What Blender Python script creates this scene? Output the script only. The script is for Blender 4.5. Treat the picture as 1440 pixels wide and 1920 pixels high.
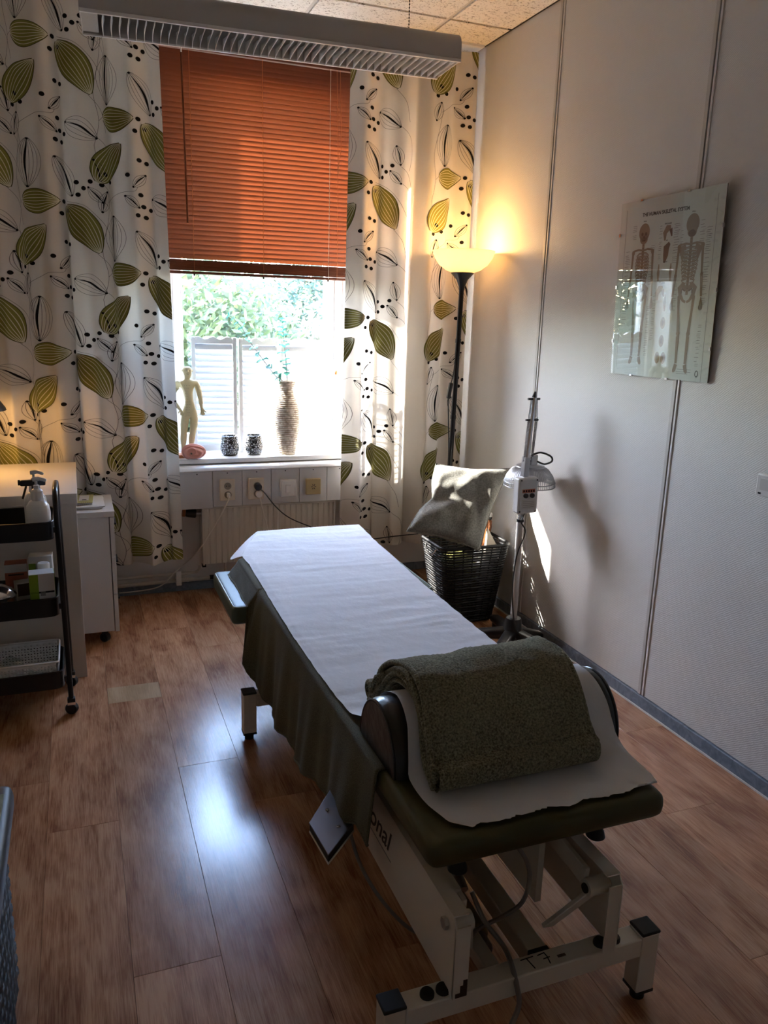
import bpy, bmesh, math, random
from math import sin, cos, pi, radians, sqrt, exp, atan2, hypot
from mathutils import Vector, Matrix, noise

for _o in list(bpy.data.objects):
    bpy.data.objects.remove(_o)
scene = bpy.context.scene
COL = scene.collection

# ------------------------------------------------------------------ camera
YAW, PITCH, ROLL, FPX, CAMH = 0.37077946, -0.24204401, 0.0298739, 1488.776, 1.45
_fw = Vector((sin(YAW) * cos(PITCH), cos(YAW) * cos(PITCH), sin(PITCH)))
_r0 = Vector((cos(YAW), -sin(YAW), 0))
_u0 = _r0.cross(_fw)
_r = _r0 * cos(ROLL) + _u0 * sin(ROLL)
_u = _u0 * cos(ROLL) - _r0 * sin(ROLL)
cd = bpy.data.cameras.new('camera')
cd.sensor_fit = 'VERTICAL'
cd.sensor_height = 36
cd.sensor_width = 27
cd.lens = FPX / 1920 * 36
cd.clip_start = 0.02
cam = bpy.data.objects.new('camera', cd)
COL.objects.link(cam)
_m = Matrix((_r, _u, -_fw)).transposed().to_4x4()
_m.translation = Vector((0, 0, CAMH))
cam.matrix_world = _m
scene.camera = cam

# ------------------------------------------------------------------ light
SUN_DIR = Vector((1.06, -1.0, -1.04)).normalized()       # direction the sunlight travels
SKY, SUN, EXPO = 1.05, 6.0, 3.2
LAMP_W, DESK_W = 1.0, 0.5
w = bpy.data.worlds.new('sky')
scene.world = w
w.use_nodes = True
wn = w.node_tree
wn.nodes.clear()
_sky = wn.nodes.new('ShaderNodeTexSky')
_sky.sky_type = 'NISHITA'
_sky.sun_disc = False
_sky.sun_elevation = math.asin(-SUN_DIR.z)
_sky.sun_rotation = atan2(-SUN_DIR.x, -SUN_DIR.y)
_sky.air_density = 1.0
_sky.dust_density = 0.6
_bg = wn.nodes.new('ShaderNodeBackground')
_bg.inputs['Strength'].default_value = SKY
_wo = wn.nodes.new('ShaderNodeOutputWorld')
wn.links.new(_sky.outputs[0], _bg.inputs['Color'])
wn.links.new(_bg.outputs[0], _wo.inputs['Surface'])
sd = bpy.data.lights.new('sun', 'SUN')
sd.energy = SUN
sd.angle = radians(0.6)
sd.color = (1, 0.95, 0.86)
so = bpy.data.objects.new('sun', sd)
COL.objects.link(so)
so.rotation_euler = SUN_DIR.to_track_quat('-Z', 'Y').to_euler()
so.location = (-4, 9, 6)
# sampling portal in the window opening (guides sky sampling, emits nothing itself)
pd = bpy.data.lights.new('window_portal', 'AREA')
pd.shape = 'RECTANGLE'
pd.size, pd.size_y = 0.94, 0.95
try:
    pd.cycles.is_portal = True
except Exception:
    pass
po = bpy.data.objects.new('window_portal', pd)
COL.objects.link(po)
po.location = (0.905, 4.42, 1.18)
po.rotation_euler = Vector((0, -1, 0)).to_track_quat('-Z', 'Y').to_euler()

vs = scene.view_settings
vs.view_transform = 'Standard'
vs.look = 'None'
vs.gamma = 1
vs.use_curve_mapping = False
vs.exposure = EXPO

# ------------------------------------------------------------------ helpers
rng = random.Random(7)


def tag(o, label=None, cat=None, group=None, kind=None):
    if label: o['label'] = label
    if cat: o['category'] = cat
    if group: o['group'] = group
    if kind: o['kind'] = kind
    return o


def thing(name, label, cat, loc, group=None, kind=None):
    o = bpy.data.objects.new(name, None)
    o.empty_display_size = 0.05
    o.location = loc
    COL.objects.link(o)
    return tag(o, label, cat, group, kind)


def wloc(o):
    v = Vector((0, 0, 0))
    while o is not None:
        v += o.location
        o = o.parent
    return v


class MB:
    def __init__(self):
        self.v = []; self.f = []

    def add(self, vs, fs):
        b = len(self.v)
        self.v += [tuple(p) for p in vs]
        self.f += [tuple(i + b for i in q) for q in fs]
        return self

    def box(self, x0, x1, y0, y1, z0, z1):
        return self.add([(x0, y0, z0), (x1, y0, z0), (x1, y1, z0), (x0, y1, z0),
                         (x0, y0, z1), (x1, y0, z1), (x1, y1, z1), (x0, y1, z1)],
                        [(3, 2, 1, 0), (4, 5, 6, 7), (0, 1, 5, 4), (1, 2, 6, 5), (2, 3, 7, 6), (3, 0, 4, 7)])

    def obox(self, c, s, R=None):
        R = R or Matrix.Identity(3)
        c = Vector(c)
        pts = []
        for sz in (-1, 1):
            for sx, sy in ((-1, -1), (1, -1), (1, 1), (-1, 1)):
                pts.append(c + R @ Vector((sx * s[0] / 2, sy * s[1] / 2, sz * s[2] / 2)))
        return self.add(pts, [(3, 2, 1, 0), (4, 5, 6, 7), (0, 1, 5, 4), (1, 2, 6, 5), (2, 3, 7, 6), (3, 0, 4, 7)])

    def bar(self, a, b, wx, wy, up=(0, 0, 1)):
        a, b = Vector(a), Vector(b)
        d = (b - a)
        z = d.normalized()
        x = Vector(up).cross(z)
        if x.length < 1e-4: x = Vector((1, 0, 0))
        x.normalize()
        y = z.cross(x)
        R = Matrix((x, y, z)).transposed()
        return self.obox((a + b) / 2, (wx, wy, d.length), R)

    def tube(self, path, r, n=8, closed=False, cap=True):
        P = [Vector(p) for p in path]
        m = len(P)
        rs = r if isinstance(r, (list, tuple)) else [r] * m
        T = []
        for i in range(m):
            if closed:
                t = P[(i + 1) % m] - P[i - 1]
            else:
                t = P[min(i + 1, m - 1)] - P[max(i - 1, 0)]
            T.append(t.normalized() if t.length > 1e-9 else Vector((0, 0, 1)))
        nrm = T[0].orthogonal().normalized()
        vs, fs = [], []
        for i in range(m):
            if i:
                nrm = nrm - T[i] * nrm.dot(T[i])
                if nrm.length < 1e-6: nrm = T[i].orthogonal()
                nrm.normalize()
            bn = T[i].cross(nrm)
            for k in range(n):
                a = 2 * pi * k / n
                vs.append(P[i] + (nrm * cos(a) + bn * sin(a)) * rs[i])
        for i in range(m if closed else m - 1):
            j = (i + 1) % m
            for k in range(n):
                l = (k + 1) % n
                fs.append((i * n + k, i * n + l, j * n + l, j * n + k))
        if cap and not closed:
            fs.append(tuple(range(n - 1, -1, -1)))
            fs.append(tuple((m - 1) * n + k for k in range(n)))
        return self.add(vs, fs)

    def cyl(self, a, b, r, n=16, r2=None):
        return self.tube([a, b], [r, r2 if r2 is not None else r], n)

    def lathe(self, prof, c, n=24, R=None):
        R = R or Matrix.Identity(3)
        c = Vector(c)
        vs, fs = [], []
        for (r, z) in prof:
            for k in range(n):
                a = 2 * pi * k / n
                vs.append(c + R @ Vector((r * cos(a), r * sin(a), z)))
        for i in range(len(prof) - 1):
            for k in range(n):
                l = (k + 1) % n
                fs.append((i * n + k, i * n + l, (i + 1) * n + l, (i + 1) * n + k))
        if prof[0][0] > 1e-6: fs.append(tuple(range(n - 1, -1, -1)))
        if prof[-1][0] > 1e-6: fs.append(tuple((len(prof) - 1) * n + k for k in range(n)))
        return self.add(vs, fs)

    def grid(self, fn, nu, nv, cu=False, cv=False):
        vs, fs = [], []
        for i in range(nu):
            for j in range(nv):
                vs.append(fn(i / (nu if cu else nu - 1), j / (nv if cv else nv - 1)))
        for i in range(nu if cu else nu - 1):
            for j in range(nv if cv else nv - 1):
                a, b = i, (i + 1) % nu
                c, d = j, (j + 1) % nv
                fs.append((a * nv + c, b * nv + c, b * nv + d, a * nv + d))
        return self.add(vs, fs)

    def prism(self, poly, fn0, fn1):
        n = len(poly)
        vs = [fn0(*p) for p in poly] + [fn1(*p) for p in poly]
        fs = [tuple(range(n - 1, -1, -1)), tuple(range(n, 2 * n))]
        for i in range(n):
            j = (i + 1) % n
            fs.append((i, j, n + j, n + i))
        return self.add(vs, fs)

    def mesh(self, name, mat, off=Vector((0, 0, 0)), smooth=True, ang=38, weld=True):
        me = bpy.data.meshes.new(name)
        me.from_pydata([(p[0] - off.x, p[1] - off.y, p[2] - off.z) for p in self.v], [], self.f)
        bm = bmesh.new(); bm.from_mesh(me)
        if weld: bmesh.ops.remove_doubles(bm, verts=bm.verts, dist=1e-6)
        bmesh.ops.recalc_face_normals(bm, faces=bm.faces)
        bm.to_mesh(me); bm.free()
        me.materials.append(mat)
        if smooth:
            me.polygons.foreach_set('use_smooth', [True] * len(me.polygons))
            me.set_sharp_from_angle(angle=radians(ang))
        return me

    def build(self, name, mat, parent=None, bevel=0, seg=2, smooth=True, ang=38, loc=None, solid=0, sub=0, label=None):
        if parent is not None:
            off = wloc(parent)
        else:
            off = Vector(loc) if loc is not None else Vector((0, 0, 0))
        me = self.mesh(name, mat, off, smooth, ang)
        o = bpy.data.objects.new(name, me)
        COL.objects.link(o)
        if parent is not None: o.parent = parent
        else: o.location = off
        if solid:
            s = o.modifiers.new('thickness', 'SOLIDIFY'); s.thickness = solid; s.offset = 0
        if sub:
            s = o.modifiers.new('subdivision', 'SUBSURF'); s.levels = sub; s.render_levels = sub
        if bevel:
            b = o.modifiers.new('bevel', 'BEVEL'); b.width = bevel; b.segments = seg
            b.limit_method = 'ANGLE'; b.angle_limit = radians(40)
        if label: o['label'] = label
        return o


def build_multi(name, pieces, parent):
    off = wloc(parent)
    me = bpy.data.meshes.new(name)
    vs, fs, mi = [], [], []
    for k, (mb, m) in enumerate(pieces):
        b = len(vs)
        vs += [(p[0] - off.x, p[1] - off.y, p[2] - off.z) for p in mb.v]
        fs += [tuple(i + b for i in q) for q in mb.f]
        mi += [k] * len(mb.f)
        me.materials.append(m)
    me.from_pydata(vs, [], fs)
    me.polygons.foreach_set('material_index', mi)
    me.polygons.foreach_set('use_smooth', [True] * len(fs))
    o = bpy.data.objects.new(name, me)
    COL.objects.link(o)
    o.parent = parent
    return o


def text_mesh(name, cu, m):
    tmp = bpy.data.objects.new('tmp_text', cu)
    COL.objects.link(tmp)
    dg = bpy.context.evaluated_depsgraph_get()
    me = bpy.data.meshes.new_from_object(tmp.evaluated_get(dg))
    bpy.data.objects.remove(tmp)
    me.name = name
    me.materials.clear(); me.materials.append(m)
    o = bpy.data.objects.new(name, me)
    COL.objects.link(o)
    return o


def put(name, me, loc, parent=None, rot=None):
    o = bpy.data.objects.new(name, me)
    COL.objects.link(o)
    if parent is not None:
        o.parent = parent
        o.location = Vector(loc) - wloc(parent)
    else:
        o.location = loc
    if rot: o.rotation_euler = rot
    return o


def struct(o):
    o['kind'] = 'structure'
    return o


def smooth_path(pts, n=6):
    P = [Vector(p) for p in pts]
    out = []
    for i in range(len(P) - 1):
        p0 = P[max(i - 1, 0)]; p1 = P[i]; p2 = P[i + 1]; p3 = P[min(i + 2, len(P) - 1)]
        for k in range(n):
            t = k / n
            out.append(0.5 * ((2 * p1) + (p2 - p0) * t + (2 * p0 - 5 * p1 + 4 * p2 - p3) * t * t + (3 * p1 - p0 - 3 * p2 + p3) * t ** 3))
    out.append(P[-1])
    return out


def lerp(a, b, t): return a + (b - a) * t


def interp(tab, x):
    if x <= tab[0][0]: return tab[0][1]
    for (a, va), (b, vb) in zip(tab, tab[1:]):
        if x <= b: return va + (vb - va) * (x - a) / (b - a)
    return tab[-1][1]


def sstep(a, b, x):
    t = max(0, min(1, (x - a) / (b - a)))
    return t * t * (3 - 2 * t)


# ------------------------------------------------------------------ materials
def nt(name):
    m = bpy.data.materials.new(name)
    m.use_nodes = True
    t = m.node_tree
    t.nodes.clear()
    out = t.nodes.new('ShaderNodeOutputMaterial')
    return m, t, out


def node(t, kind, **kw):
    n = t.nodes.new(kind)
    for k, v in kw.items():
        setattr(n, k, v)
    return n


def mat(name, col, rough=0.5, metal=0.0, var=None, bump=None, coat=0.0, stretch=None, spec=0.5, sheen=0.0, trans=0.0):
    """principled with object-space noise for colour variation and relief"""
    m, t, out = nt(name)
    p = node(t, 'ShaderNodeBsdfPrincipled')
    p.inputs['Base Color'].default_value = (*col, 1)
    p.inputs['Roughness'].default_value = rough
    p.inputs['Metallic'].default_value = metal
    p.inputs['Specular IOR Level'].default_value = spec
    p.inputs['Coat Weight'].default_value = coat
    if sheen: p.inputs['Sheen Weight'].default_value = sheen
    g = node(t, 'ShaderNodeTexCoord')
    mp = node(t, 'ShaderNodeMapping')
    if stretch: mp.inputs['Scale'].default_value = stretch
    t.links.new(g.outputs['Object'], mp.inputs['Vector'])
    if var is None: var = (6.0, 0.06)
    n1 = node(t, 'ShaderNodeTexNoise')
    n1.inputs['Scale'].default_value = var[0]
    n1.inputs['Detail'].default_value = 4
    t.links.new(mp.outputs[0], n1.inputs['Vector'])
    mx = node(t, 'ShaderNodeMix', data_type='RGBA')
    mx.inputs['A'].default_value = (*[c * (1 - var[1]) for c in col], 1)
    mx.inputs['B'].default_value = (*[min(1, c * (1 + var[1])) for c in col], 1)
    t.links.new(n1.outputs['Fac'], mx.inputs['Factor'])
    t.links.new(mx.outputs['Result'], p.inputs['Base Color'])
    if bump:
        n2 = node(t, 'ShaderNodeTexNoise')
        n2.inputs['Scale'].default_value = bump[0]
        n2.inputs['Detail'].default_value = 3
        t.links.new(mp.outputs[0], n2.inputs['Vector'])
        b = node(t, 'ShaderNodeBump')
        b.inputs['Strength'].default_value = bump[1]
        b.inputs['Distance'].default_value = bump[2] if len(bump) > 2 else 0.002
        t.links.new(n2.outputs['Fac'], b.inputs['Height'])
        t.links.new(b.outputs[0], p.inputs['Normal'])
    sh = p.outputs[0]
    if trans:
        tr = node(t, 'ShaderNodeBsdfTranslucent')
        t.links.new(mx.outputs['Result'], tr.inputs['Color'])
        ms = node(t, 'ShaderNodeMixShader')
        ms.inputs[0].default_value = trans
        t.links.new(p.outputs[0], ms.inputs[1])
        t.links.new(tr.outputs[0], ms.inputs[2])
        sh = ms.outputs[0]
    t.links.new(sh, out.inputs['Surface'])
    return m


def glass(name, tint=(1, 1, 1), ior=1.45, rough=0.0):
    m, t, out = nt(name)
    tr = node(t, 'ShaderNodeBsdfTransparent'); tr.inputs['Color'].default_value = (*tint, 1)
    gl = node(t, 'ShaderNodeBsdfGlossy'); gl.inputs['Roughness'].default_value = rough
    fr = node(t, 'ShaderNodeFresnel')
    gg = node(t, 'ShaderNodeNewGeometry')
    mr = node(t, 'ShaderNodeMapRange')            # same reflectance on both faces of a thin pane
    mr.inputs['To Min'].default_value = ior; mr.inputs['To Max'].default_value = 1 / ior
    t.links.new(gg.outputs['Backfacing'], mr.inputs['Value'])
    t.links.new(mr.outputs[0], fr.inputs['IOR'])
    ms = node(t, 'ShaderNodeMixShader')
    t.links.new(fr.outputs[0], ms.inputs[0])
    t.links.new(tr.outputs[0], ms.inputs[1])
    t.links.new(gl.outputs[0], ms.inputs[2])
    t.links.new(ms.outputs[0], out.inputs['Surface'])
    return m


def floor_mat(name, a, b, c):
    m, t, out = nt(name)
    p = node(t, 'ShaderNodeBsdfPrincipled')
    geo = node(t, 'ShaderNodeNewGeometry')
    oi = node(t, 'ShaderNodeObjectInfo')
    ofs = node(t, 'ShaderNodeVectorMath', operation='SCALE')
    comb = node(t, 'ShaderNodeCombineXYZ')
    comb.inputs[0].default_value = 3.1; comb.inputs[1].default_value = 17.0; comb.inputs[2].default_value = 5.0
    t.links.new(comb.outputs[0], ofs.inputs[0])
    t.links.new(oi.outputs['Random'], ofs.inputs['Scale'])
    ad = node(t, 'ShaderNodeVectorMath', operation='ADD')
    t.links.new(geo.outputs['Position'], ad.inputs[0])
    t.links.new(ofs.outputs[0], ad.inputs[1])
    mp = node(t, 'ShaderNodeMapping'); mp.inputs['Scale'].default_value = (62, 3.4, 10)
    t.links.new(ad.outputs[0], mp.inputs[0])
    n1 = node(t, 'ShaderNodeTexNoise'); n1.inputs['Scale'].default_value = 1.6; n1.inputs['Detail'].default_value = 7
    n1.inputs['Distortion'].default_value = 1.1; n1.inputs['Roughness'].default_value = 0.62
    t.links.new(mp.outputs[0], n1.inputs['Vector'])
    mp2 = node(t, 'ShaderNodeMapping'); mp2.inputs['Scale'].default_value = (9, 3.6, 8)
    t.links.new(ad.outputs[0], mp2.inputs[0])
    n2 = node(t, 'ShaderNodeTexNoise'); n2.inputs['Scale'].default_value = 1.3; n2.inputs['Detail'].default_value = 3
    n2.inputs['Distortion'].default_value = 0.6
    t.links.new(mp2.outputs[0], n2.inputs['Vector'])
    mp3 = node(t, 'ShaderNodeMapping'); mp3.inputs['Scale'].default_value = (230, 9, 40)
    t.links.new(ad.outputs[0], mp3.inputs[0])
    n3 = node(t, 'ShaderNodeTexNoise'); n3.inputs['Scale'].default_value = 2.0; n3.inputs['Detail'].default_value = 4
    t.links.new(mp3.outputs[0], n3.inputs['Vector'])
    s = node(t, 'ShaderNodeMath', operation='MULTIPLY_ADD'); s.inputs[1].default_value = 0.42
    t.links.new(n1.outputs['Fac'], s.inputs[0])
    s2 = node(t, 'ShaderNodeMath', operation='MULTIPLY'); s2.inputs[1].default_value = 0.58
    t.links.new(n2.outputs['Fac'], s2.inputs[0])
    t.links.new(s2.outputs[0], s.inputs[2])
    s3 = node(t, 'ShaderNodeMath', operation='MULTIPLY_ADD'); s3.inputs[1].default_value = 0.35; s3.inputs[2].default_value = -0.175
    t.links.new(n3.outputs['Fac'], s3.inputs[0])
    s4 = node(t, 'ShaderNodeMath', operation='ADD')
    t.links.new(s.outputs[0], s4.inputs[0]); t.links.new(s3.outputs[0], s4.inputs[1])
    cr = node(t, 'ShaderNodeValToRGB')
    cr.color_ramp.elements[0].position = 0.36; cr.color_ramp.elements[0].color = (*a, 1)
    cr.color_ramp.elements[1].position = 0.63; cr.color_ramp.elements[1].color = (*c, 1)
    e = cr.color_ramp.elements.new(0.5); e.color = (*b, 1)
    t.links.new(s4.outputs[0], cr.inputs[0])
    hv = node(t, 'ShaderNodeHueSaturation')
    mr = node(t, 'ShaderNodeMapRange'); mr.inputs['To Min'].default_value = 0.86; mr.inputs['To Max'].default_value = 1.12
    t.links.new(oi.outputs['Random'], mr.inputs['Value'])
    t.links.new(mr.outputs[0], hv.inputs['Value'])
    t.links.new(cr.outputs[0], hv.inputs['Color'])
    t.links.new(hv.outputs[0], p.inputs['Base Color'])
    rr = node(t, 'ShaderNodeMapRange'); rr.inputs['To Min'].default_value = 0.19; rr.inputs['To Max'].default_value = 0.27
    t.links.new(n3.outputs['Fac'], rr.inputs['Value'])
    p.inputs['Coat Weight'].default_value = 0.35; p.inputs['Coat Roughness'].default_value = 0.16
    t.links.new(rr.outputs[0], p.inputs['Roughness'])
    bp = node(t, 'ShaderNodeBump'); bp.inputs['Strength'].default_value = 0.12; bp.inputs['Distance'].default_value = 0.0015
    t.links.new(n3.outputs['Fac'], bp.inputs['Height'])
    t.links.new(bp.outputs[0], p.inputs['Normal'])
    t.links.new(p.outputs[0], out.inputs['Surface'])
    return m


def wallpaper_mat():
    m, t, out = nt('woven_wallpaper')
    p = node(t, 'ShaderNodeBsdfPrincipled')
    p.inputs['Base Color'].default_value = (0.66, 0.645, 0.62, 1)
    p.inputs['Roughness'].default_value = 0.62
    geo = node(t, 'ShaderNodeNewGeometry')
    mp = node(t, 'ShaderNodeMapping'); mp.inputs['Rotation'].default_value = (radians(35), 0, 0)
    t.links.new(geo.outputs['Position'], mp.inputs[0])
    wv = node(t, 'ShaderNodeTexWave', wave_type='BANDS', bands_direction='Z')
    wv.inputs['Scale'].default_value = 48; wv.inputs['Distortion'].default_value = 3.0
    wv.inputs['Detail'].default_value = 2; wv.inputs['Detail Scale'].default_value = 2.2
    t.links.new(mp.outputs[0], wv.inputs['Vector'])
    ns = node(t, 'ShaderNodeTexNoise'); ns.inputs['Scale'].default_value = 160
    t.links.new(geo.outputs['Position'], ns.inputs['Vector'])
    ad = node(t, 'ShaderNodeMath', operation='ADD')
    t.links.new(wv.outputs['Fac'], ad.inputs[0]); t.links.new(ns.outputs['Fac'], ad.inputs[1])
    b = node(t, 'ShaderNodeBump'); b.inputs['Strength'].default_value = 0.32; b.inputs['Distance'].default_value = 0.0012
    t.links.new(ad.outputs[0], b.inputs['Height'])
    t.links.new(b.outputs[0], p.inputs['Normal'])
    t.links.new(p.outputs[0], out.inputs['Surface'])
    return m


def tile_mat():
    m, t, out = nt('mineral_ceiling_tile')
    p = node(t, 'ShaderNodeBsdfPrincipled')
    p.inputs['Roughness'].default_value = 0.9
    geo = node(t, 'ShaderNodeNewGeometry')
    mp = node(t, 'ShaderNodeMapping'); mp.inputs['Scale'].default_value = (1, 1.7, 1)
    t.links.new(geo.outputs['Position'], mp.inputs[0])
    n = node(t, 'ShaderNodeTexNoise'); n.inputs['Scale'].default_value = 62; n.inputs['Detail'].default_value = 1.5
    n.inputs['Distortion'].default_value = 1.5
    t.links.new(mp.outputs[0], n.inputs['Vector'])
    cr = node(t, 'ShaderNodeValToRGB')
    cr.color_ramp.elements[0].position = 0.33; cr.color_ramp.elements[0].color = (0.30, 0.26, 0.22, 1)
    cr.color_ramp.elements[1].position = 0.42; cr.color_ramp.elements[1].color = (0.84, 0.81, 0.76, 1)
    t.links.new(n.outputs['Fac'], cr.inputs[0])
    t.links.new(cr.outputs[0], p.inputs['Base Color'])
    b = node(t, 'ShaderNodeBump'); b.inputs['Strength'].default_value = 0.5; b.inputs['Distance'].default_value = 0.003
    t.links.new(cr.outputs[0], b.inputs['Height'])
    t.links.new(b.outputs[0], p.inputs['Normal'])
    t.links.new(p.outputs[0], out.inputs['Surface'])
    return m


def mosaic_mat():
    m, t, out = nt('black_white_pebbled_glaze')
    p = node(t, 'ShaderNodeBsdfPrincipled'); p.inputs['Roughness'].default_value = 0.25
    g = node(t, 'ShaderNodeTexCoord')
    v = node(t, 'ShaderNodeTexVoronoi', feature='DISTANCE_TO_EDGE'); v.inputs['Scale'].default_value = 95
    t.links.new(g.outputs['Object'], v.inputs['Vector'])
    cr = node(t, 'ShaderNodeValToRGB')
    cr.color_ramp.elements[0].position = 0.10; cr.color_ramp.elements[0].color = (0.012, 0.013, 0.016, 1)
    cr.color_ramp.elements[1].position = 0.20; cr.color_ramp.elements[1].color = (0.55, 0.56, 0.57, 1)
    t.links.new(v.outputs['Distance'], cr.inputs[0])
    t.links.new(cr.outputs[0], p.inputs['Base Color'])
    b = node(t, 'ShaderNodeBump'); b.inputs['Strength'].default_value = 0.6; b.inputs['Distance'].default_value = 0.002
    t.links.new(v.outputs['Distance'], b.inputs['Height'])
    t.links.new(b.outputs[0], p.inputs['Normal'])
    t.links.new(p.outputs[0], out.inputs['Surface'])
    return m


def vase_mat():
    m, t, out = nt('ribbed_stoneware')
    p = node(t, 'ShaderNodeBsdfPrincipled'); p.inputs['Roughness'].default_value = 0.7
    g = node(t, 'ShaderNodeTexCoord')
    n = node(t, 'ShaderNodeTexNoise'); n.inputs['Scale'].default_value = 60; n.inputs['Detail'].default_value = 4
    t.links.new(g.outputs['Object'], n.inputs['Vector'])
    cr = node(t, 'ShaderNodeValToRGB')
    cr.color_ramp.elements[0].position = 0.38; cr.color_ramp.elements[0].color = (0.46, 0.37, 0.28, 1)
    cr.color_ramp.elements[1].position = 0.56; cr.color_ramp.elements[1].color = (0.80, 0.72, 0.62, 1)
    t.links.new(n.outputs['Fac'], cr.inputs[0])
    t.links.new(cr.outputs[0], p.inputs['Base Color'])
    t.links.new(p.outputs[0], out.inputs['Surface'])
    return m


def marbled_mat(name, base, vein, scale, rough=0.6):
    m, t, out = nt(name)
    p = node(t, 'ShaderNodeBsdfPrincipled'); p.inputs['Roughness'].default_value = rough
    g = node(t, 'ShaderNodeNewGeometry')
    n = node(t, 'ShaderNodeTexNoise'); n.inputs['Scale'].default_value = scale; n.inputs['Detail'].default_value = 6
    n.inputs['Distortion'].default_value = 1.2
    t.links.new(g.outputs['Position'], n.inputs['Vector'])
    cr = node(t, 'ShaderNodeValToRGB')
    cr.color_ramp.elements[0].position = 0.35; cr.color_ramp.elements[0].color = (*vein, 1)
    cr.color_ramp.elements[1].position = 0.65; cr.color_ramp.elements[1].color = (*base, 1)
    t.links.new(n.outputs['Fac'], cr.inputs[0])
    t.links.new(cr.outputs[0], p.inputs['Base Color'])
    t.links.new(p.outputs[0], out.inputs['Surface'])
    return m


def terry_mat(name, a, b, scale=260, strength=0.9, dist=0.004):
    m, t, out = nt(name)
    p = node(t, 'ShaderNodeBsdfPrincipled'); p.inputs['Roughness'].default_value = 0.95
    p.inputs['Specular IOR Level'].default_value = 0.1
    p.inputs['Sheen Weight'].default_value = 0.15
    g = node(t, 'ShaderNodeNewGeometry')
    n = node(t, 'ShaderNodeTexNoise'); n.inputs['Scale'].default_value = scale; n.inputs['Detail'].default_value = 3
    t.links.new(g.outputs['Position'], n.inputs['Vector'])
    cr = node(t, 'ShaderNodeValToRGB')
    cr.color_ramp.elements[0].position = 0.32; cr.color_ramp.elements[0].color = (*a, 1)
    cr.color_ramp.elements[1].position = 0.70; cr.color_ramp.elements[1].color = (*b, 1)
    t.links.new(n.outputs['Fac'], cr.inputs[0])
    t.links.new(cr.outputs[0], p.inputs['Base Color'])
    bp = node(t, 'ShaderNodeBump'); bp.inputs['Strength'].default_value = strength; bp.inputs['Distance'].default_value = dist
    t.links.new(n.outputs['Fac'], bp.inputs['Height'])
    t.links.new(bp.outputs[0], p.inputs['Normal'])
    t.links.new(p.outputs[0], out.inputs['Surface'])
    return m


K = {}
K['plank'] = floor_mat('laminate_oak', (0.25, 0.100, 0.048), (0.46, 0.220, 0.112), (0.60, 0.330, 0.180))
K['plank_pale'] = floor_mat('laminate_pale', (0.42, 0.27, 0.15), (0.52, 0.34, 0.19), (0.60, 0.41, 0.24))
K['subfloor'] = mat('subfloor_dark', (0.05, 0.03, 0.02), 0.8)
K['wallpaper'] = wallpaper_mat()
K['wall'] = mat('painted_wall', (0.84, 0.82, 0.79), 0.7, bump=(180, 0.15, 0.001), var=(3, 0.03))
K['batten'] = mat('wall_batten', (0.52, 0.50, 0.47), 0.45)
K['batten_edge'] = mat('wall_batten_edge', (0.70, 0.67, 0.63), 0.45)
K['vinyl_blue'] = marbled_mat('marbled_blue_vinyl', (0.20, 0.235, 0.29), (0.12, 0.15, 0.19), 30)
K['tile'] = tile_mat()
K['tbar'] = mat('ceiling_tbar', (0.62, 0.58, 0.52), 0.5)
K['white_paint'] = mat('white_gloss_paint', (0.78, 0.77, 0.75), 0.3, var=(4, 0.02))
K['trunking'] = mat('trunking_plastic', (0.62, 0.60, 0.58), 0.4, var=(4, 0.03))
K['radiator'] = mat('radiator_enamel', (0.60, 0.55, 0.47), 0.35, var=(4, 0.03))
K['cream_plastic'] = mat('cream_plastic', (0.66, 0.58, 0.46), 0.35)
K['socket_shade'] = mat('socket_well_shade', (0.30, 0.26, 0.21), 0.45)  # darker tone stands for the shade inside the socket wells
K['tan_plastic'] = mat('tan_plastic', (0.48, 0.38, 0.20), 0.45)
K['white_plastic'] = mat('white_plastic', (0.80, 0.79, 0.77), 0.3, var=(5, 0.02))
K['black_plastic'] = mat('black_plastic', (0.012, 0.012, 0.013), 0.35)
K['black_metal'] = mat('black_powder_coat', (0.006, 0.006, 0.008), 0.32)
K['dark_hole'] = mat('dark_recess', (0.02, 0.018, 0.016), 0.8)
K['chrome'] = mat('chrome', (0.7, 0.7, 0.7), 0.15, 1.0)
K['steel'] = mat('brushed_steel', (0.5, 0.5, 0.5), 0.3, 1.0)
K['dark_chrome'] = mat('worn_dark_steel', (0.16, 0.16, 0.17), 0.3, 0.9, bump=(40, 0.2, 0.002))
K['glass'] = glass('window_glass')
K['frame_glass'] = glass('picture_glass', (0.97, 0.99, 0.98), 1.5)
K['jar_glass'] = glass('clear_jar_glass', (0.93, 0.96, 0.95), 1.5)
K['cup_glass'] = glass('thick_cup_glass', (0.86, 0.90, 0.88), 1.8)
K['blind'] = mat('red_brown_wood_slat', (0.145, 0.032, 0.0085), 0.42, stretch=(1.5, 40, 40), var=(3, 0.25), trans=0.14)
K['blind_cord'] = mat('brown_cord', (0.45, 0.16, 0.06), 0.7)
K['cord_white'] = mat('white_cord', (0.72, 0.68, 0.60), 0.5)
K['curtain'] = mat('cotton_curtain', (0.71, 0.66, 0.59), 0.85, var=(120, 0.03), bump=(500, 0.1, 0.0005), trans=0.18, spec=0.1)
K['leaf_green'] = mat('printed_olive_green', (0.235, 0.225, 0.055), 0.9, var=(40, 0.10), spec=0.1)
K['leaf_edge'] = mat('printed_dark_olive', (0.10, 0.09, 0.03), 0.9, spec=0.1)
K['ink_black'] = mat('printed_black', (0.010, 0.009, 0.010), 0.8, spec=0.1)
K['ink_thin'] = mat('printed_thin_line', (0.10, 0.085, 0.07), 0.9, spec=0.1)
K['ink_cream'] = mat('printed_cream_vein', (0.72, 0.68, 0.50), 0.9, spec=0.1)
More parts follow.
